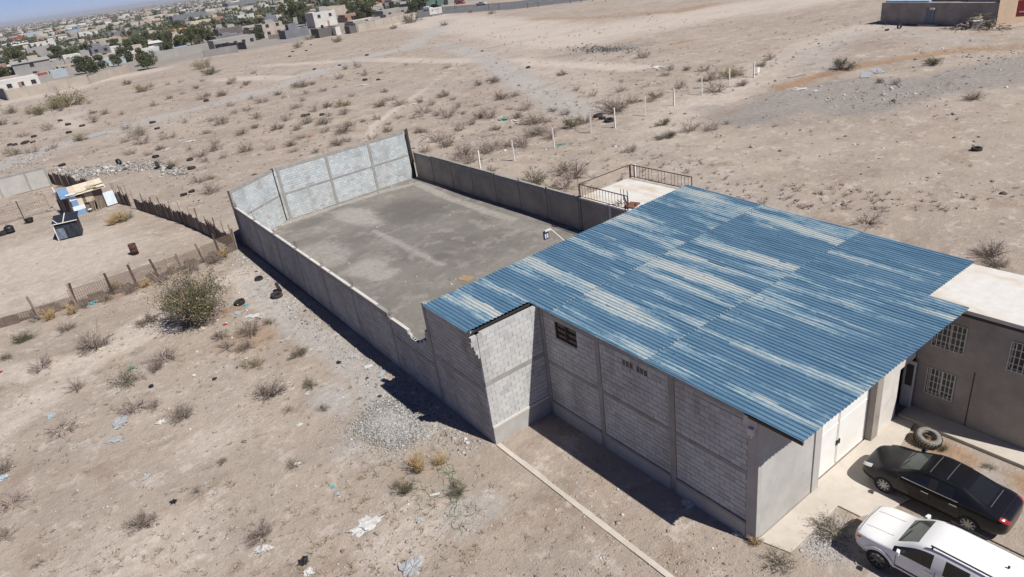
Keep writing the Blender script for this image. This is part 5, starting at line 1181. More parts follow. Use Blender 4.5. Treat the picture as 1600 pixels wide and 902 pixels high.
V,F=low_scrub(); tag(link('low_scrub',np_mesh('low_scrub',V,F,M['twig'])),'small dry scrub dotted over the open sand beyond the yard','scrub',kind='stuff')
V,F=tufts(); tag(link('weed_tufts',np_mesh('weed_tufts',V,F,twig_mat('weed_straw',(.15,.115,.08),(.25,.20,.14),(.20,.19,.10)))),'small dry weed tufts scattered over the waste ground','weeds',kind='stuff')

# ------------------------------------------------------------------ stones, rubble, litter
OCT=np.array([(1,0,0),(-1,0,0),(0,1,0),(0,-1,0),(0,0,1),(0,0,-1),],float); OCF=np.array([(0,2,4),(2,1,4),(1,3,4),(3,0,4),(2,0,5),(1,2,5),(3,1,5),(0,3,5)])
def stones(name,pos,size,mat,rg,flat=.6,lab=None,cat=None):
    n=len(pos); V=OCT[None]*size[:,None,None]*rg.uniform(.6,1.3,(n,6,3)); V[:,:,2]*=flat; a=rg.uniform(0,6.28,n); c,s=np.cos(a)[:,None],np.sin(a)[:,None]
    X=V[:,:,0]*c-V[:,:,1]*s; Y=V[:,:,0]*s+V[:,:,1]*c; V=np.stack([X,Y,V[:,:,2]],2)+pos[:,None,:]
    F=(OCF[None]+(np.arange(n)*6)[:,None,None]).reshape(-1,3); return tag(link(name,np_mesh(name,V.reshape(-1,3),F,mat)),lab,cat,kind='stuff')
M['stone']=island_mat('field_stones',[(0,(.16,.14,.12)),(.35,(.29,.25,.215)),(.75,(.40,.36,.32)),(.96,(.50,.47,.43)),(1,(.66,.65,.63))],scale=20)
M['gravel']=island_mat('grey_gravel',[(0,(.20,.197,.19)),(.5,(.33,.32,.305)),(.9,(.43,.42,.40)),(1,(.52,.51,.49))],scale=25)
M['rubble']=island_mat('pale_rubble',[(0,(.20,.19,.18)),(.4,(.32,.305,.285)),(.8,(.42,.40,.375)),(.93,(.58,.58,.58)),(.97,(.06,.055,.05)),(1,(.05,.045,.04))],scale=12)
rg=np.random.default_rng(11)
pts=[]
while len(pts)<9000:
    px,py=rg.uniform(-20,1300),rg.uniform(400,905); x,y=at(px,py)
    if 11.0<x<30 and 9<y<58 and not (x<14.1 and y<19.6): continue
    if 14<x<24.2 and y>6.9: continue
    if mnoise.noise((x*.25,y*.25,9.))<rg.uniform(-.35,.35): continue
    pts.append((x,y,hz(x,y)))
pts=np.array(pts); stones('pebbles',pts,np.clip(rg.lognormal(-3.75,.55,len(pts)),.01,.13),M['stone'],rg,lab='pale and dark pebbles strewn over the near sand',cat='pebbles')
k=5200; t=rg.uniform(0,1,k); y=20+34*t; x=11.05-np.abs(rg.normal(0,.9,k))-.15; pos=np.stack([x,y,hgt(x,y)],1); stones('wall_rubble',pos,np.clip(rg.lognormal(-3.5,.6,k),.012,.16),M['rubble'],rg,lab='broken block rubble along the foot of the long wall',cat='rubble')
gxp,gyp=at(610,662); k=9000; r=np.clip(np.abs(rg.normal(0,.62,k)),0,1.9)**.8; a=rg.uniform(0,6.28,k); X=gxp+r*np.cos(a)*(1.75+.25*np.sin(3*a)); Y=gyp+r*np.sin(a)*(2.5+.4*np.sin(2*a+1)); Z=.07*np.clip(1-r**2,0,1)+hgt(X,Y)
stones('gravel_heap',np.stack([X,Y,Z],1),np.clip(rg.lognormal(-3.35,.4,k),.015,.09),M['gravel'],rg,lab='flat heap of grey gravel on the sand left of the warehouse',cat='gravel')
k=2600; pp=np.stack([rg.uniform(0,1600,k),rg.uniform(15,330,k)],1); XY=np.array([at(*p) for p in pp]); kk=(XY[:,1]<230)&~((XY[:,0]>34)&(XY[:,1]<56)&(rg.uniform(0,1,len(XY))<.82))&~((XY[:,0]>10)&(XY[:,0]<35)&(XY[:,1]<59))&~((XY[:,0]<11)&(XY[:,1]<86))&~((XY[:,0]>108)&(XY[:,1]<62)); XY=XY[kk]
stones('far_clods',np.stack([XY[:,0],XY[:,1],hgt(XY[:,0],XY[:,1])],1),np.clip(rg.lognormal(-2.1,.5,len(XY)),.05,.4),island_mat('clods_and_scraps',[(0,(.07,.06,.05)),(.4,(.17,.14,.115)),(.75,(.30,.255,.215)),(.93,(.42,.38,.34)),(1,(.62,.6,.58))],scale=8),rg,lab='small clods and scraps strewn over the open sand',cat='clods')
hm=MB().lathe([(.9,-.1),(.75,-.02),(.5,.035),(.25,.05),(0.01,.055)],24); o=hm.build('gravel_bed',simple('gravel_base',(.31,.295,.275),.97,.3,20,.5,60),loc=(gxp,gyp,0),smooth=True); o.scale=(1.7,2.45,1); tag(o,'bed of packed grey gravel under the gravel heap','gravel')
# long rubble heap behind the shack
k=1700; a=np.array(z7([(440,470),(620,480),(800,450),(950,430),(1150,420),(1350,470)])); tt=rg.uniform(0,len(a)-1.001,k); i=tt.astype(int); f=tt-i; pp=a[i]*(1-f[:,None])+a[i+1]*f[:,None]+rg.normal(size=(k,2))*[4,4.2]; X=[];Y=[]
for p in pp: q=at(*p); X.append(q[0]);Y.append(q[1])
X=np.array(X);Y=np.array(Y); stones('rubble_heap',np.stack([X,Y,hgt(X,Y)+rg.uniform(0,.12,k)],1),np.clip(rg.lognormal(-2.25,.6,k),.04,.45),M['rubble'],rg,lab='long heap of pale rubble and rubbish behind the patchwork shack',cat='rubble')
k=700; pp=np.array([(945,78)])+rg.normal(size=(k,2))*[28,2.6]; XY=np.array([at(*p) for p in pp]); stones('rubble_patch',np.stack([XY[:,0],XY[:,1],rg.uniform(0,.25,k)],1),np.clip(rg.lognormal(-2.3,.5,k),.04,.3),island_mat('dark_rubble',[(0,(.08,.078,.075)),(.6,(.17,.165,.16)),(1,(.33,.32,.31))],scale=8),rg,lab='dark grey rubble patch far out on the open sand',cat='rubble')
for cpx,sx,sy,n,l in [((30,253),22,7,260,'pale rubble above the grey wall at the left edge'),((1370,150),70,12,260,'stones strewn over the grey soil at right'),((1290,845),22,18,900,'grey gravel spread beside the concrete apron'),((1560,90),40,12,200,'stones and scraps before the far building'),((760,110+110),60,25,140,'white litter and stones behind the right wall')]:
    pp=np.array([cpx])+rg.normal(size=(n,2))*[sx,sy]; XY=np.array([at(*p) for p in pp]); 
    if cpx[1]>800: XY=XY[(XY[:,1]<8.45)&(XY[:,0]<17.4)]
    XY=XY[~((XY[:,0]>11)&(XY[:,0]<29.2)&(XY[:,1]>9)&(XY[:,1]<58))]; n=len(XY)
    stones('scattered_stones',np.stack([XY[:,0],XY[:,1],hgt(XY[:,0],XY[:,1])],1),np.clip(rg.lognormal(-2.3 if cpx[1]<800 else -3.7,.5,n),.015,.4),M['rubble'] if cpx[1]<800 else M['gravel'],rg,lab=l,cat='stones')
k=420; pp=np.stack([rg.uniform(430,900,k),rg.uniform(285,500,k)],1); XY=np.array([at(*p) for p in pp]); XY=XY[(XY[:,0]>11.6)&(XY[:,0]<28.9)&(XY[:,1]>23.6)&(XY[:,1]<56.5)]
e=np.stack([rg.uniform(12,28.5,500),56.9-np.abs(rg.normal(0,.5,500))],1); e[:,1]-=np.clip((16-e[:,0])*.7,0,3); XY=np.concatenate([XY,e]); stones('yard_stones',np.stack([XY[:,0],XY[:,1],np.full(len(XY),.05)],1),np.clip(rg.lognormal(-3.1,.6,len(XY)),.02,.2),M['stone'],rg,lab='stones and crumbs lying on the grey yard fill',cat='stones')
k=900; pp=np.concatenate([np.stack([rg.uniform(0,420,k//2),515-.31*rg.uniform(0,420,k//2)],1)+rg.normal(size=(k//2,2))*[10,14],np.stack([rg.uniform(300,640,k//2),rg.uniform(440,640,k//2)],1)]); XY=np.array([at(*p) for p in pp]); XY=XY[(XY[:,0]<10.9)&~((XY[:,1]>53.5)&(XY[:,1]<60))]
VV,FF=leaves(np.stack([XY[:,0],XY[:,1],hgt(XY[:,0],XY[:,1])+.04],1),np.clip(rg.lognormal(-2.9,.5,len(XY)),.02,.2),rg,.7); VV[:,2]=np.maximum(VV[:,2]*.3+.02,.01)
tag(link('litter_scraps',np_mesh('litter_scraps',VV,FF,island_mat('mixed_scraps',[(0,(.5,.5,.5)),(.3,(.6,.59,.57)),(.5,(.33,.30,.27)),(.68,(.05,.05,.05)),(.8,(.25,.38,.45)),(.9,(.45,.42,.35)),(1,(.3,.1,.08))],scale=9))),'small paper and plastic scraps blown along the fence and wall','scraps',kind='stuff')
def crumple(seed,flat=.5,n=3):
    bm=bmesh.new(); bmesh.ops.create_icosphere(bm,subdivisions=n,radius=1)
    for v in bm.verts:
        q=v.co*1.7+Vector((seed*3.1,0,0)); v.co*=.62+.75*mnoise.noise(q*1.3)+.45*mnoise.noise(q*3.1); v.co.z=max(v.co.z*flat,-.1)
    me=bpy.data.meshes.new('crumpled'); bm.to_mesh(me); bm.free(); return me
CR=[crumple(i,.45 if i<3 else .2) for i in range(6)]
PL={'white':simple('white_plastic',(.50,.495,.48),.5,.15,5,.2),'black':simple('black_bag_plastic',(.02,.02,.022),.4,.2,5,.2),'pale_blue':simple('pale_blue_plastic',(.33,.42,.46),.5,.2,5),'turquoise':simple('turquoise_plastic',(.07,.36,.45),.5,.2,5),'green':simple('green_plastic',(.11,.25,.21),.5,.2,5),'grey':simple('grey_plastic',(.33,.34,.35),.6,.25,5),'orange':simple('orange_cloth',(.52,.13,.06),.8,.2,5),'red':simple('red_plastic',(.35,.03,.03),.6,.2,5),'cream':simple('cream_foam',(.52,.47,.36),.8,.2,5),'brown':simple('brown_cardboard',(.30,.21,.13),.9,.2,5)}
def litter(px,py,kind,r,label,flat=False,asp=1.0,cat='litter',nm='crumpled_bag'):
    x,y=at(px,py); me=(rnd.choice(CR[3:]) if flat else rnd.choice(CR[:3])).copy(); me.materials.append(PL[kind]); me.polygons.foreach_set('use_smooth',[False]*len(me.polygons))
    o=link(nm,me); o.location=(x,y,hz(x,y)+.03); r*=.85; o.scale=(r*asp,r,r); o.rotation_euler=(0,0,rnd.uniform(0,6)); return tag(o,label,cat)
def board(px,py,kind,a,b,label,rz=None,tilt=0,z=0.):
    x,y=at(px,py); o=MB().hexa([(-a/2,-b/2,0),(a/2,-b/2,0),(a/2*.97,b/2,0),(-a/2,b/2*.94,0)],[(-a/2,-b/2,.03),(a/2,-b/2,.03),(a/2*.97,b/2,.035),(-a/2,b/2*.94,.03)]).build('discarded_board',PL[kind] if kind in PL else M[kind],loc=(x,y,max(hz(x,y),0)+.03+z)); o.rotation_euler=(tilt,tilt*.5,rz if rz is not None else rnd.uniform(0,3)); return tag(o,label,'board')
for a in [(6,747,'pale_blue',.28,'pale blue sack at the left edge'),(272,786,'black',.2,'black rag on the sand at lower left'),(320,758,'grey',.14,'grey plastic bag beside a tiny weed'),(336,594,'black',.18,'black scrap of plastic on the pale sand'),(252,660,'white',.26,'white plastic bag left of the dark dry shrub'),(190,660,'grey',.5,'grey plastic sheet draped on dead twigs',True,1.8),(237,606,'black',.2,'flat black rag below the half green shrub',True,1.5),(205,578,'green',.3,'dusty green plastic caught in the half green shrub'),
 (80,650,'pale_blue',.3,'torn pale blue sheet on the sand at left',True),(1,583,'red',.2,'red scrap at the left edge'),(145,475,'turquoise',.3,'turquoise bag at the foot of a fence post'),(384,477,'turquoise',.2,'turquoise scrap beside the tyre by the big bush'),(180,690,'grey',.35,'grey plastic strip near the spreading shrub',True,1.6),(520,761,'turquoise',.12,'small turquoise scrap on the sand'),(527,773,'grey',.16,'grey crushed scrap below the turquoise one'),(572,822,'white',.55,'torn white sheet flat on the sand at bottom centre',True,1.5),
 (475,878,'black',.28,'black bag with torn foil at the bottom'),(482,895,'white',.25,'white torn bag below the black one'),(645,888,'grey',.45,'grey tangle of plastic and twigs at the bottom',False,1.4),(655,815,'grey',.2,'small grey scrap below the green strings'),(412,858,'white',.25,'flat pale piece below the dark shrub at the bottom',True,1.8),(529,567,'black',.22,'black shoe-like scrap left of the rubble at the wall',False,.8),(552,558,'grey',.25,'grey broken scrap at the wall rubble'),(465,726,'white',.2,'white scrap in the pale green weed'),(468,662,'white',.2,'white scrap below the low brown shrub',True),(480,616,'white',.18,'white paper at the scrappy green weed'),
 (395,495,'white',.4,'long white torn sheet right of the big bush',True,2.0),(370,490,'grey',.4,'grey rubbish pile below the big bush',True,1.5),(352,508,'red',.16,'small red scrap below the big bush'),(315,515,'cream',.3,'cream scrap below the big bush',True),(158,547,'cream',.35,'flat cream stone-like foam at the dense dark shrub',True,1.5),(385,560,'white',.12,'tiny white cup beside the yellow green shrub'),(232,822+0,'white',.01,''),(500,497,'red',.1,'tiny red scrap at the edge of the wall shadow'),
 (1075,787,'white',.3,'white sack in the shade at the warehouse wall'),(1155,832,'white',.32,'white broken bowl at the warehouse corner'),(1100,795,'grey',.12,'small grey scrap in the warehouse shade'),
 (486,213,'orange',.5,'orange cloth among the shrubs beyond the far wall',True),(787,188,'green',.9,'teal green rubbish among shrubs behind the right wall'),(802,190,'white',.6,'white rubbish beside the teal green one'),(631,169,'white',.55,'white rubbish left of the thin path'),(645,163,'cream',.8,'cream rubbish heap right of the white rubbish',True,1.6),(1026,106,'white',1.2,'white sheet on the sand above the fence line',True,1.6),(1090,137,'grey',.9,'pale sheet left of the third farthest white post',True),(877,225,'green',.5,'green litter at the foot of a white post',True,1.5),(1213,99,'white',.9,'white sheet beside the dirt bank right of the posts',True),(1248,141,'white',.8,'white slab pieces left of the grey soil',True,2.0),(1273,143,'white',.6,'second white slab piece on the grey soil',True),
 (565,133,'white',.9,'pale flat patch of litter on the grey sand',True,2.2),(195,192,'pale_blue',.6,'pinkish white litter in the left scrub',True),(297,222,'white',.7,'long white litter left of the grey track',True,2.2),(262,235,'white',.6,'white board-like litter below the first one',True,1.6),(24,220,'grey',.01,'')]:
    if a[4] and a[3]>.05: litter(*a)
for a in [(150,213,'grey',3.2,2.0,'loose grey sheet lying in the left scrub'),(576,574,'white',.42,.3,'white flat box beside the wall shadow'),(597,585,'grey',.6,.25,'grey plank at the edge of the wall shadow'),(728,436,'brown',.9,.7,'brown plywood piece in the yard behind the blue roof'),(690,300,'brown',1.4,1.1,'pale brown cardboard in the far right corner of the yard'),(690,296,'cream',1.0,.8,'lighter cardboard behind the brown one in the yard'),(230,748,'grey',.42,.16,'grey edged board on the sand at lower left'),(1113,778-0,'grey',.01,.01,''),(680,775,'white',.4,.1,'white strip among the green strings'),(58,498,'white',.9,.5,'white panel lying at the sagging fence'),(72,490,'white',.6,.35,'smaller white panel right of the first'),(615,472,'white',.35,.2,'white block lying in the yard'),(1245,119,'grey',2.5,.6,'grey slab on the right sand'),(1352,118,'grey',3.0,1.0,'round grey slab beside the green shrub'),(1370,111,'grey',3.0,1.2,'second grey slab beside the green shrub')]:
    if a[5]: board(*a)
# tangled green strings
gs=MB(); cx,cy=at(700,770)
for k in range(26):
    p=Vector((cx+rnd.gauss(0,.55),cy+rnd.gauss(0,.6),.03)); a=rnd.uniform(0,6.3)
    for j in range(7):
        a+=rnd.uniform(-.9,.9); q=p+Vector((math.cos(a)*.14,math.sin(a)*.14,0)); q.z=.03+rnd.uniform(0,.06); gs.bar(p,q,.012,.01); p=q
tag(gs.build('tangled_strings',simple('faded_green_string',(.16,.24,.15),.8)),'tangle of faded green strings on the sand','strings')

# ------------------------------------------------------------------ town
def wcol(n,c): return simple('town_'+n,c,.9,.18,.35,.1,3,dirt=sc(c,.72))
TW={'grey':wcol('grey',(.285,.275,.26)),'white':wcol('white',(.52,.505,.48)),'beige':wcol('beige',(.36,.315,.268)),'brick':wcol('brick',(.29,.185,.14)),'dark':wcol('dark',(.115,.105,.10)),'slate':wcol('slate',(.16,.165,.185)),'orange':wcol('orange',(.52,.24,.07)),'cream':wcol('cream',(.47,.42,.33)),'blue':wcol('blue',(.05,.27,.55)),'paleblue':wcol('paleblue',(.34,.39,.42)),'green':wcol('green',(.20,.48,.08)),'red':wcol('red',(.27,.07,.055)),'yellow':wcol('yellow',(.55,.50,.12)),'darkgreen':wcol('darkgreen',(.09,.15,.13)),'tanroof':wcol('tanroof',(.315,.275,.23)),'greyroof':wcol('greyroof',(.30,.295,.29)),'whiteroof':wcol('whiteroof',(.52,.52,.51)),'blueroof':wcol('blueroof',(.15,.28,.46)),'pink':wcol('pink',(.40,.31,.265))}
M['opening']=simple('dark_opening',(.022,.02,.019),.8,.2,3,0)
def house_obj(name,cx,cy,w_,d_,h_,wall,roofm,label,group=None,cat='house',nwin=2,par=.25,pitch=0.,door=True,wsz=1.0,rz=0.):
    e=empty(name,(cx,cy,0),rz,label,cat,group); W=w_/2
    MB().box(-W,W,0,d_,-.3,h_-par).build('wall',TW[wall],e)
    if pitch: MB().hexa([(-W-.3,-.4,h_-par),(W+.3,-.4,h_-par),(W+.3,d_+.3,h_-par+pitch),(-W-.3,d_+.3,h_-par+pitch)],[(-W-.3,-.4,h_-par+.12),(W+.3,-.4,h_-par+.12),(W+.3,d_+.3,h_-par+pitch+.12),(-W-.3,d_+.3,h_-par+pitch+.12)]).build('roof',TW[roofm],e)
    else:
        MB().box(-W+.2,W-.2,.2,d_-.2,h_-par+.005,h_-par+.06).build('roof',TW[roofm],e)
        t=.2; pm=MB().box(-W,W,0,t,h_-par,h_).box(-W,W,d_-t,d_,h_-par,h_).box(-W,-W+t,t,d_-t,h_-par,h_).box(W-t,W,t,d_-t,h_-par,h_); pm.build('parapet',TW[wall],e)
    st=1 if h_<4.6 else 2
    for s in range(st):
        if s==0 and 'two small dark windows' in label: continue
        zb=1.0+s*2.7
        for k in range(nwin):
            x=-W+w_*(k+.5)/nwin; wd=min(1.3*wsz,w_/nwin*.5)
            wn=MB().box(x-wd/2,x+wd/2,-.04,.3,zb,zb+1.15*wsz).build('window',M['opening'],e); MB().box(x-wd/2-.08,x+wd/2+.08,-.07,-.0,zb-.12,zb-.01).build('sill',TW['grey'],wn)
    if w_>5 and rnd.random()<.45: MB().lathe([(0,0),(.5,0),(.5,.9),(.3,1.1),(0,1.12)],10,c=(rnd.uniform(-W*.6,W*.6),d_*rnd.uniform(.3,.7),h_-par+.07)).build('roof_tank',M['trim'],e)
    if w_>6 and rnd.random()<.5: x=rnd.uniform(-W*.4,W*.4); MB().box(x-1.6,x+1.6,d_*.4,d_*.85,h_-par+.061,h_+rnd.uniform(.6,2.0)).build('roof_room',TW[rnd.choice([wall,'grey','beige'])],e)
    if nwin>0 and rnd.random()<.6:
        q=rnd.uniform(3,6); yw=MB().box(-W-1.2,W+.8,-q,-q+.18,-.2,rnd.uniform(1.7,2.3)).box(-W-1.2,-W-1.02,-q+.18,d_*.8,-.2,1.9); yw.build('yard_wall',TW[rnd.choice(['grey','beige','beige','grey',wall])],e)
    if door and w_>4:
        x=-W+w_*rnd.choice([.3,.55,.75])+.5; MB().box(x-.45,x+.45,-.05,.3,0,2.1).build('door',rnd.choice([M['opening'],TW['dark'],TW['white'],TW['brick']]),e)
    return e
NH=[ # px,py(base),w px,h px,wall,roof,label,nwin,depth
(56,61,20,8,'paleblue','whiteroof','pale blue shed with a white roof far back at the left',1,9),(33,66,17,6,'red','tanroof','low red brown house left of the pale blue shed',2,8),(120,54,15,7,'blue','blueroof','bright blue building far back in the town',0,8),(136,63,13,10,'white','whiteroof','white cube house right of the bright blue building',1,8),(149,60,11,8,'white','greyroof','second white house right of the white cube house',1,8),(185,60,34,8,'slate','greyroof','long dark slate shed in the middle of the left town',0,10),
(70,93,30,15,'grey','greyroof','grey two-storey block house at left',2,9),(6,100,15,10,'grey','tanroof','grey house cut by the left picture edge',1,9),(50,93,18,6,'grey','paleblue','house with a pale blue grey roof before the two-storey one',1,8),(116,97,20,9,'white','whiteroof','white carport house right of the grey two-storey one',2,7),(180,91,18,14,'white','whiteroof','bright white two-storey house at left centre',1,6),(187,73,28,10,'brick','whiteroof','brick house with a white roof line',3,8),(66,109,14,5,'green','green','bright lime green shelter',0,5),(30,110,38,5,'white','whiteroof','row of low white roofs before the lime shelter',2,12),(82,104,18,7,'grey','whiteroof','house with a white pitched roof right of the lime shelter',1,8),
(28,141,52,13,'white','whiteroof','long white house behind the town wall at left',4,8),(67,128,17,7,'red','red','small house with a dark red roof',1,6),(95,121,18,7,'paleblue','paleblue','shelter under blue white tarpaulins',0,6),(4,123,18,12,'pink','tanroof','peach coloured house at the left edge',1,9),(110,113,22,7,'beige','tanroof','low beige house above the tarpaulin shelter',2,8),
(171,103,42,5,'paleblue','paleblue','long low shed with a pale blue roof along the town wall',0,7),(132,104,22,6,'grey','whiteroof','low house with white roof beside a dark tree',1,7),
(245,62,20,8,'orange','tanroof','smaller left orange building',0,9),(280,57,26,9,'orange','tanroof','larger right orange building',0,9),(270,88,58,4,'paleblue','blueroof','long low shed with a blue roof behind grey walls',1,9),(370,74,56,13,'grey','tanroof','unfinished grey block houses with dark openings',5,8),(362,55,32,10,'dark','greyroof','dark brown walled building',0,9),(319,51,50,7,'grey','greyroof','large shed with a pale grey roof',0,16),(331,58,30,6,'white','whiteroof','long white wall building before the grey shed',0,5),(316,43,28,9,'cream','tanroof','cream building with a sign band',1,8),(340,38,19,9,'brick','tanroof','brick red building right of the cream one',0,8),(300,35,44,11,'slate','greyroof','big dark slate building far back',0,12),(332,28,13,11,'white','whiteroof','white tower-like house behind the slate building',1,7),
(387,36,22,11,'white','whiteroof','white building right of the grey windowed one',1,9),(366,38,20,9,'slate','greyroof','grey building with dark windows in a row',4,8),(382,13,40,9,'slate','whiteroof','huge hall with a white roof at the top',0,22),(371,20,15,5,'yellow','yellow','small yellow building below the white hall',0,6),(206,58,14,8,'dark','greyroof','dark walled building left of the smaller orange one',0,8),(250,40,12,6,'red','tanroof','small red house far back',1,7),(252,46,12,6,'white','whiteroof','small white house before the small red one',1,7),(255,35,40,4,'white','whiteroof','long white roof far back',0,8),(227,75,27,8,'cream','whiteroof','cream walled house left of the big trees',1,8),(279,66,26,9,'cream','whiteroof','white cream house below the larger orange building',1,8),
(511,41,32,20,'white','whiteroof','white two-storey house with two small dark windows',2,9),(487,36,18,15,'slate','greyroof','dark grey house left of the white two-storey one',2,9),(466,58,33,11,'slate','greyroof','low slate wall building with white pillars in front',0,7),(514,57,26,12,'dark','tanroof','dark brown fenced yard right of the slate one',0,7),(530,55,7,11,'white','whiteroof','narrow white gate house',0,4),(553,52,10,9,'dark','greyroof','small black shed on the sand edge',0,4),(510,22,58,8,'beige','greyroof','long beige warehouse behind the trees',0,14),(426,36,26,9,'slate','paleblue','blue grey shed between two yellow containers',0,9),(438,34,7,9,'white','whiteroof','narrow white store right of the blue grey shed',0,5),(430,57,28,18,'beige','tanroof','beige house behind a bare tree',2,9),(585,13,34,6,'red','red','long low building with a red roof',1,9),(575,40,40,5,'beige','whiteroof','long low building with an open white porch',1,7),
(675,11,17,10,'darkgreen','greyroof','dark green building beside the road',0,9),(693,8,17,8,'darkgreen','greyroof','lighter green building beside the road',0,9),(708,6,14,8,'grey','greyroof','grey building behind the red car',0,9),(735,2,26,8,'slate','greyroof','slate building behind the road at the top',1,9)]
boxes=[]
for (px,py,wp,hp,wl_,rf,lab,nw,dp) in NH:
    x,y=at(px,py); s=mpp(px,py); va=HEAD+math.atan2(px-800,FPX)
    house_obj('town_house',x,y,wp*s/max(.8,math.cos(va)),dp,max(2.4,hp*s*1.0),wl_,rf,lab,'houses of the town','house',nw,.3,0,nw>0,1.0)
    boxes.append((px-wp/2-4,px+wp/2+4,py-hp*.6,py+(15 if wl_ in('orange','green','blue') else 9)))
for px,py,w_,l in [(408,33,3,'left yellow container beside the blue grey shed'),(445,30,3,'right yellow container beside the blue grey shed')]:
    x,y=at(px,py); e=empty('yellow_container',(x,y,0),0,l,'container'); MB().box(-1.6,1.6,0,5,0,3.4).build('shell',wcol('amber',(.55,.27,.03)),e); MB().box(-1.3,1.3,-.06,-.01,.2,2.8).build('door',TW['dark'],e)
# town walls along the waste ground
def twall(p,q,h,label,mat='beige',n=12):
    a,b=at(*p),at(*q); e=empty('boundary_wall',(*a,0),0,label,'wall'); L=math.hypot(b[0]-a[0],b[1]-a[1]); n=max(1,int(L/4))
    for k in range(n):
        P(slab_line(lerp(a,b,(k+.02)/n),lerp(a,b,(k+.98)/n),.2,-.2,h*rnd.uniform(.93,1.07)).build('panel',TW[mat]),e); P(slab_line(lerp(a,b,(k+.98)/n),lerp(a,b,(k+1.02)/n),.28,-.2,h*1.05,off=-.04).build('column',TW['grey']),e)
twall((14,157),(140,132),2.6,'long pale boundary wall of the town at left'); twall((-12,151),(13,157),2.8,'dark grey return of the town wall at the left edge','slate'); twall((142,131),(205,112),2.2,'boundary wall right of the long pale one')
twall((240,95),(334,77),2.6,'grey boundary wall below the blue roofed shed','grey'); twall((336,80),(386,77),2.3,'dark boundary wall before the unfinished houses','dark'); twall((318,90),(372,82),2.2,'low grey wall standing free on the sand','grey'); twall((560,50),(650,30),2.4,'pale boundary wall below the trailers','beige'); twall((420,62),(455,58),1.6,'low wall under the bare tree','beige')
rr=random.Random(21); nf=0; fill=[]; tr_spots=[]
Y=252.0
while Y<1000:
    x=-60.0
    while x<560:
        if Y>520 and rr.random()<.25: x+=12; continue
        w_=rr.uniform(6,14); v=RM.T@np.array([x+w_/2,Y,-CAM_H]); px,py=800+FPX*v[0]/-v[2],451-FPX*v[1]/-v[2]
        x+=w_+rr.uniform(1,9)
        if not(-30<px<1000 and py>-18): continue
        if px>640 and Y<330+ (px-640)*.5: continue
        if any(a<px<b and c<py<d+4 for a,b,c,d in boxes): continue
        lim=np.interp(px,[0,140,330,480,650,700,1000],[152,126,80,56,26,2,-30])
        if py>lim-2: continue
        if rr.random()<.5: tr_spots.append((x-w_/2,Y+rr.uniform(-3,3))); continue
        fill.append((x-w_/2,Y+rr.uniform(-2,2),w_,px,py))
    Y+=12 if Y<420 else (20 if Y<650 else 36)
for (x,y,w_,px,py) in sorted(fill,key=lambda f:f[1])[:235]:
    wl_=rr.choice(['grey','grey','white','beige','beige','cream','brick','grey','pink','paleblue','white','slate']); rf=rr.choice(['greyroof','tanroof','whiteroof','tanroof','greyroof'])
    zone='front' if y<330 else ('middle' if y<520 else 'far'); side='left' if px<220 else ('centre' if px<480 else 'right')
    h=rr.choice([2.8,3.0,3.1,3.3,5.6 if y>300 else 3.2])
    house_obj('town_house',x,y,w_,rr.uniform(7,10),h,wl_,rf,'small %s house in the %s rows of the town, %s part'%({'paleblue':'pale blue'}.get(wl_,wl_),zone,side),'%s rows of the town, %s'%(zone,side),'house',rr.randint(1,3),.3,rr.choice([0,0,0,.6]) )
# trees
def make_tree(seed,R,H,mat,n=2200):
    rg=np.random.default_rng(seed); m=MB(); m.tube((0,0,-.2),(.1,.05,H*.42),.17,.11,7)
    cl=[]
    for k in range(rg.integers(10,15)):
        a=rg.uniform(0,6.28); r=R*rg.uniform(.1,.72); z=H*rg.uniform(.26,.84); c=np.array([r*np.cos(a),r*np.sin(a),z]); cl.append((c,R*rg.uniform(.28,.48)))
        m.tube((.05,.02,H*.32),tuple(c),.07,.03,5)
    tw=m.mesh(M['bark'],name='trunk'); Pl=[]
    for c,r in cl:
        k=n//len(cl); d=rg.normal(size=(k,3)); d/=np.linalg.norm(d,axis=1,keepdims=True); Pl.append(c+d*(r*rg.uniform(.35,1.08,k)**.6)[:,None]*[1,1,.8])
    Pl=np.concatenate(Pl); LV,LF=leaves(Pl,rg.uniform(.12,.26,len(Pl)),rg,.7); return tw,np_mesh('crown',LV,LF,mat)
TP=[make_tree(40+i,2.6,4.6,[M['leafg'],M['leafg'],M['leaf'],M['leafg']][i%4]) for i in range(6)]
def tree(x,y,s,label,group=None,i=None):
    tw,cr_=TP[i if i is not None else rnd.randrange(6)]; e=empty('town_tree',(x,y,0),rnd.uniform(0,6),label,'tree',group); s2=s*rnd.uniform(.9,1.1); e.scale=(s2,s2,s*rnd.uniform(.9,1.1)); link('trunk',tw,e); link('crown',cr_,e)
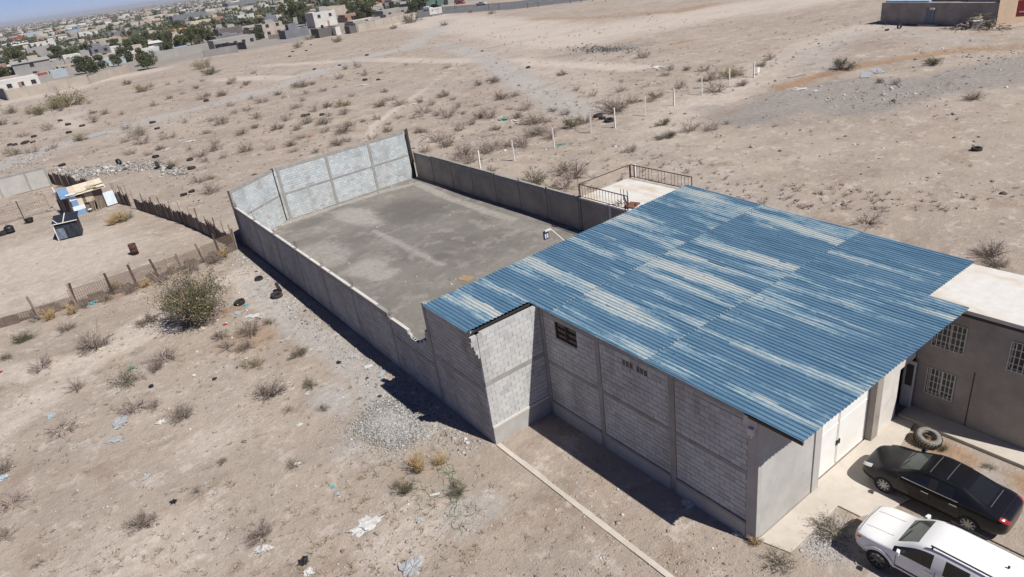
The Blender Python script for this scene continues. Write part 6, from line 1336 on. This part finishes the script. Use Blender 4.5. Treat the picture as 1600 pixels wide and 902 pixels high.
for px,py,s,l in [(28,103,1.7,'big dark tree at the left edge of the town'),(22,90,1.5,'olive tree behind the big one at the left edge'),(95,92,1.5,'dark tree right of the grey two-storey house'),(135,115,1.3,'round dark tree beside the white roofed house'),(165,98,1.1,'tree before the bright white two-storey house'),(200,97,1.2,'tree right of the bright white house'),(185,103,1.0,'low tree behind the pale blue shed'),(232,108,1.15,'lone green tree on the sand before the town'),(250,76,1.5,'left one of two dark trees above the blue roof'),(265,72,1.3,'tree between the dark one and the blue roof'),(300,72,1.9,'large dark tree above the blue roof'),(318,68,1.5,'right lobe tree above the blue roof'),(457,36,2.4,'very large green tree left of the white two-storey house'),(475,28,1.8,'tree behind the very large one'),(405,62,1.5,'dark tree beside the beige house'),(445,44,1.3,'tree under the very large one'),(575,31,2.0,'olive tree below the trailers'),(553,27,1.2,'tree right of the white two-storey house'),(656,15,2.2,'tree left of the dark green building'),(12,128,1.2,'green bush tree at the peach house'),(30,125,1.0,'low tree right of the peach house'),(85,52,1.3,'tree left of the bright blue building'),(133,50,1.3,'brown green tree right of the bright blue building'),(245,28,2.2,'dark green tree group far back'),(232,30,1.8,'tree left of the dark green group'),(337,45,1.0,'tree before the brick building')]:
    x,y=at(px,py); tree(x,y,s,l,'trees of the town')
for (x,y) in tr_spots[:230]:
    zone='front' if y<330 else ('middle' if y<520 else 'far'); v=RM.T@np.array([x,y,-CAM_H]); px=800+FPX*v[0]/-v[2]; s_=rr.uniform(.8,1.5)
    tree(x,y,s_,'%s dusty green tree in the %s rows of the town, %s part'%('small' if s_<1.0 else 'tall' if s_>1.28 else 'middling',zone,'far left' if px<90 else 'left' if px<220 else 'centre' if px<350 else 'right centre' if px<480 else 'right'),'trees in the %s rows'%zone)
pl_=MB().tube((0,0,-.2),(0,0,8.5),.13,.09,6).bar((-1,0,8.0),(1,0,8.0),.1).bar((-.6,0,7.2),(.6,0,7.2),.08).mesh(M['darktimber'],name='utility_pole')
for px,py in [(45,120),(105,108),(160,92),(215,85),(270,76),(325,66),(60,84),(130,72),(200,66),(260,56),(320,46),(395,46),(440,40),(500,30),(560,24),(350,28),(290,28),(180,46),(90,62),(20,78),(600,20),(640,14)]:
    x,y=at(px,py); o=link('utility_pole',pl_); o.location=(x,y,0); o.rotation_euler=(0,0,rnd.uniform(0,3)); tag(o,'dark wooden utility pole rising among the houses, %s'%('%s of the town'%('left part' if px<150 else 'middle' if px<350 else 'right part')),'pole','utility poles of the town')
# town and trees too far off to count
rg=np.random.default_rng(77)
def far_mass(name,n,ymin,ymax,szf,mats,lab,cat,boxy):
    y=ymin*(ymax/ymin)**rg.uniform(0,1,n); x=rg.uniform(-.12,.95,n)*y; V=[];F=[];MIx=[]
    q=np.array([(-1,-1,0),(1,-1,0),(1,1,0),(-1,1,0),(-1,-1,1),(1,-1,1),(1,1,1),(-1,1,1)],float); fb_=np.array([(4,5,6,7),(0,1,5,4),(1,2,6,5),(2,3,7,6),(3,0,4,7)])
    if boxy:
        s=np.stack([rg.uniform(3,7,n),rg.uniform(3,6,n),rg.choice([2.8,3.,3.3,5.5],n)],1); V=(q[None]*s[:,None]+np.stack([x,y,np.zeros(n)],1)[:,None]).reshape(-1,3); F=(fb_[None]+(np.arange(n)*8)[:,None,None]).reshape(-1,4); me=np_mesh(name,V,F,mats)
    else:
        k=9; c=np.repeat(np.stack([x,y,rg.uniform(1.2,2.2,n)],1),k,0)+rg.normal(size=(n*k,3))*[1.7,1.5,1.0]; c[:,2]=np.maximum(c[:,2],.3); s=rg.uniform(.6,1.5,n*k); V=(OCT[None]*s[:,None,None]*rg.uniform(.6,1.3,(n*k,6,3))+c[:,None]).reshape(-1,3); F=(OCF[None]+(np.arange(n*k)*6)[:,None,None]).reshape(-1,3); me=np_mesh(name,V,F,mats)
    return tag(link(name,me),lab,cat,kind='stuff')
far_mass('far_town',3000,620,11000,None,island_mat('far_houses',[(0,(.23,.21,.19)),(.4,(.30,.27,.24)),(.7,(.36,.33,.29)),(.88,(.50,.49,.47)),(1,(.26,.18,.145))],scale=.3),'mass of low houses reaching to the horizon','far town',True)
far_mass('far_trees',15000,420,12000,None,island_mat('far_foliage',[(0,(.045,.055,.03)),(.6,(.075,.085,.045)),(1,(.11,.11,.06))],scale=.6),'mass of far trees between the houses up to the horizon','far trees',False)

# ------------------------------------------------------------------ road with vehicles at the top
asph=simple('asphalt',(.115,.115,.12),.9,.2,.3,.1,4)
tag(MB().prism([at(600,38),at(692,22),at(800,15),at(940,-2),at(1020,-14),at(960,-16),at(800,3),at(687,11),at(620,16)][::1],-.2,.012).build('road',asph),kind='structure')
lm=MB(); a,b=at(690,17),at(945,-7.5)
for k in range(16): p,q=lerp(a,b,k/16),lerp(a,b,(k+.45)/16); lm.add([(p[0]-.1,p[1]-.1,.02),(p[0]+.1,p[1]+.1,.02),(q[0]+.1,q[1]+.1,.02),(q[0]-.1,q[1]-.1,.02)],[(0,1,2,3)])
tag(lm.build('road_marking',M['postwhite']),kind='structure')
ra=math.atan2(b[1]-a[1],b[0]-a[0])-math.pi/2
redp=paint('red_car_paint',(.32,.015,.02)); silv=paint('silver_car_paint',(.45,.46,.47))
for px,py,st,ce,pt,l,cat in [(720,6.5,SED,CS,redp,'red car parked beside the road at the top','car'),(753,8.5,SED,CS,silv,'silver grey car driving on the road at the top','car'),(670,17,SUV,CV,white,'white pickup-like car behind the white billboard','car'),(682,13,SUV,CV,black,'black car behind the white billboard','car'),(631,23,SUV,CV,redp,'faded red pickup below the trailers','car')]:
    x,y=at(px,py); c_,_=build_car(l,cat,(x,y,.03),ra,st,ce,pt,(1.3,-1.3),.76,.33,M['alloy'],1,None,5,False); c_.scale=(1.08,1.08,1.08)
x,y=at(617,15); e=empty('box_trailer',(x,y,0),.0,'slate blue box trailer with a white end, parked beside the road','trailer'); s=mpp(617,15)
MB().box(-5,5,0,2.5,1.1,3.6).build('box_body',TW['slate'],e); MB().box(5.002,5.1,0,2.5,1.1,3.6).build('end_doors',TW['white'],e); MB().box(-4.8,4.8,.4,2.1,.8,1.1).build('chassis',M['trim'],e)
for xx in (-4,-3,3.2,4.2):
    for yy_2 in (.2,2.2): MB().lathe([(0,-.15),(.5,-.15),(.5,.15),(0,.15)],12,'x').build('wheel',M['rubber'],e,loc=(xx,yy_2,.5),rot=(0,0,math.pi/2))
x,y=at(603,24); e=empty('flatbed_trailer',(x,y,0),.35,'pale flatbed trailer in front of the box trailer','trailer'); MB().box(-6,6,-1.2,1.2,1.0,1.25).build('deck',TW['whiteroof'],e); MB().box(-5.8,-5.7,-1.2,1.2,1.25,2.6).build('headboard',TW['slate'],e)
for k in range(3): MB().box(-6,6,-1.25,-1.2,1.4+.4*k,1.5+.4*k).build('side_rail',TW['paleblue'],e)
for xx in (-4,3,4.2): MB().lathe([(0,-1.1),(.5,-1.1),(.5,1.1),(0,1.1)],12,'x').build('axle_wheels',M['rubber'],e,loc=(xx,0,.5),rot=(0,0,math.pi/2))
x,y=at(682,25); e=empty('billboard',(x,y,0),-.35,'white billboard with faint dark marks at the track mouth','sign'); MB().box(-2.4,2.4,-.06,.06,.7,3.0).build('board',TW['white'],e)
for xx in (-2,2): MB().box(xx-.08,xx+.08,.07,.2,0,2.9).build('post',M['darksteel'],e)
for a_ in [(-1.5,-.9,1.9,2.4),(-.4,1.5,2.2,2.4),(-.2,1.4,1.5,1.6)]: MB().box(a_[0],a_[1],-.075,-.062,a_[2],a_[3]).build('print_mark',TW['slate'],e)
for i,(px,py) in enumerate([(711,14),(764,14),(780,14),(825,13),(841,11),(891,6),(908,4),(926,2),(946,2)]):
    x,y=at(px,py); o=MB().tube((0,0,0),(0,0,1.6),.12,.1,6).box(-.14,.14,-.14,.14,1.5,1.65).build('verge_post',M['darktimber'],loc=(x,y,0)); tag(o,'short dark post on the road verge','post','posts on the road verge')
x,y=at(711,14); tag(MB().tube((0,0,0),(0,0,7),.1,.07,6).bar((0,0,6.9),(1.2,0,7.1),.08).build('street_pole',M['darktimber'],loc=(x+2,y+2,0)),'tall thin pole by the road near the red car','pole')
# ------------------------------------------------------------------ far hazy air
hv=bpy.data.materials.new('haze_air'); hv.use_nodes=True; ht_=hv.node_tree; ht_.nodes.clear(); ho=ht_.nodes.new('ShaderNodeOutputMaterial'); pv=ht_.nodes.new('ShaderNodeVolumePrincipled')
pv.inputs['Color'].default_value=(.90,.93,.98,1); pv.inputs['Density'].default_value=.00013; pv.inputs['Anisotropy'].default_value=.2; ht_.links.new(pv.outputs[0],ho.inputs['Volume'])
tag(MB().box(-9600,14800,-1400,14800,-1.3,40).build('haze',hv),kind='stuff')
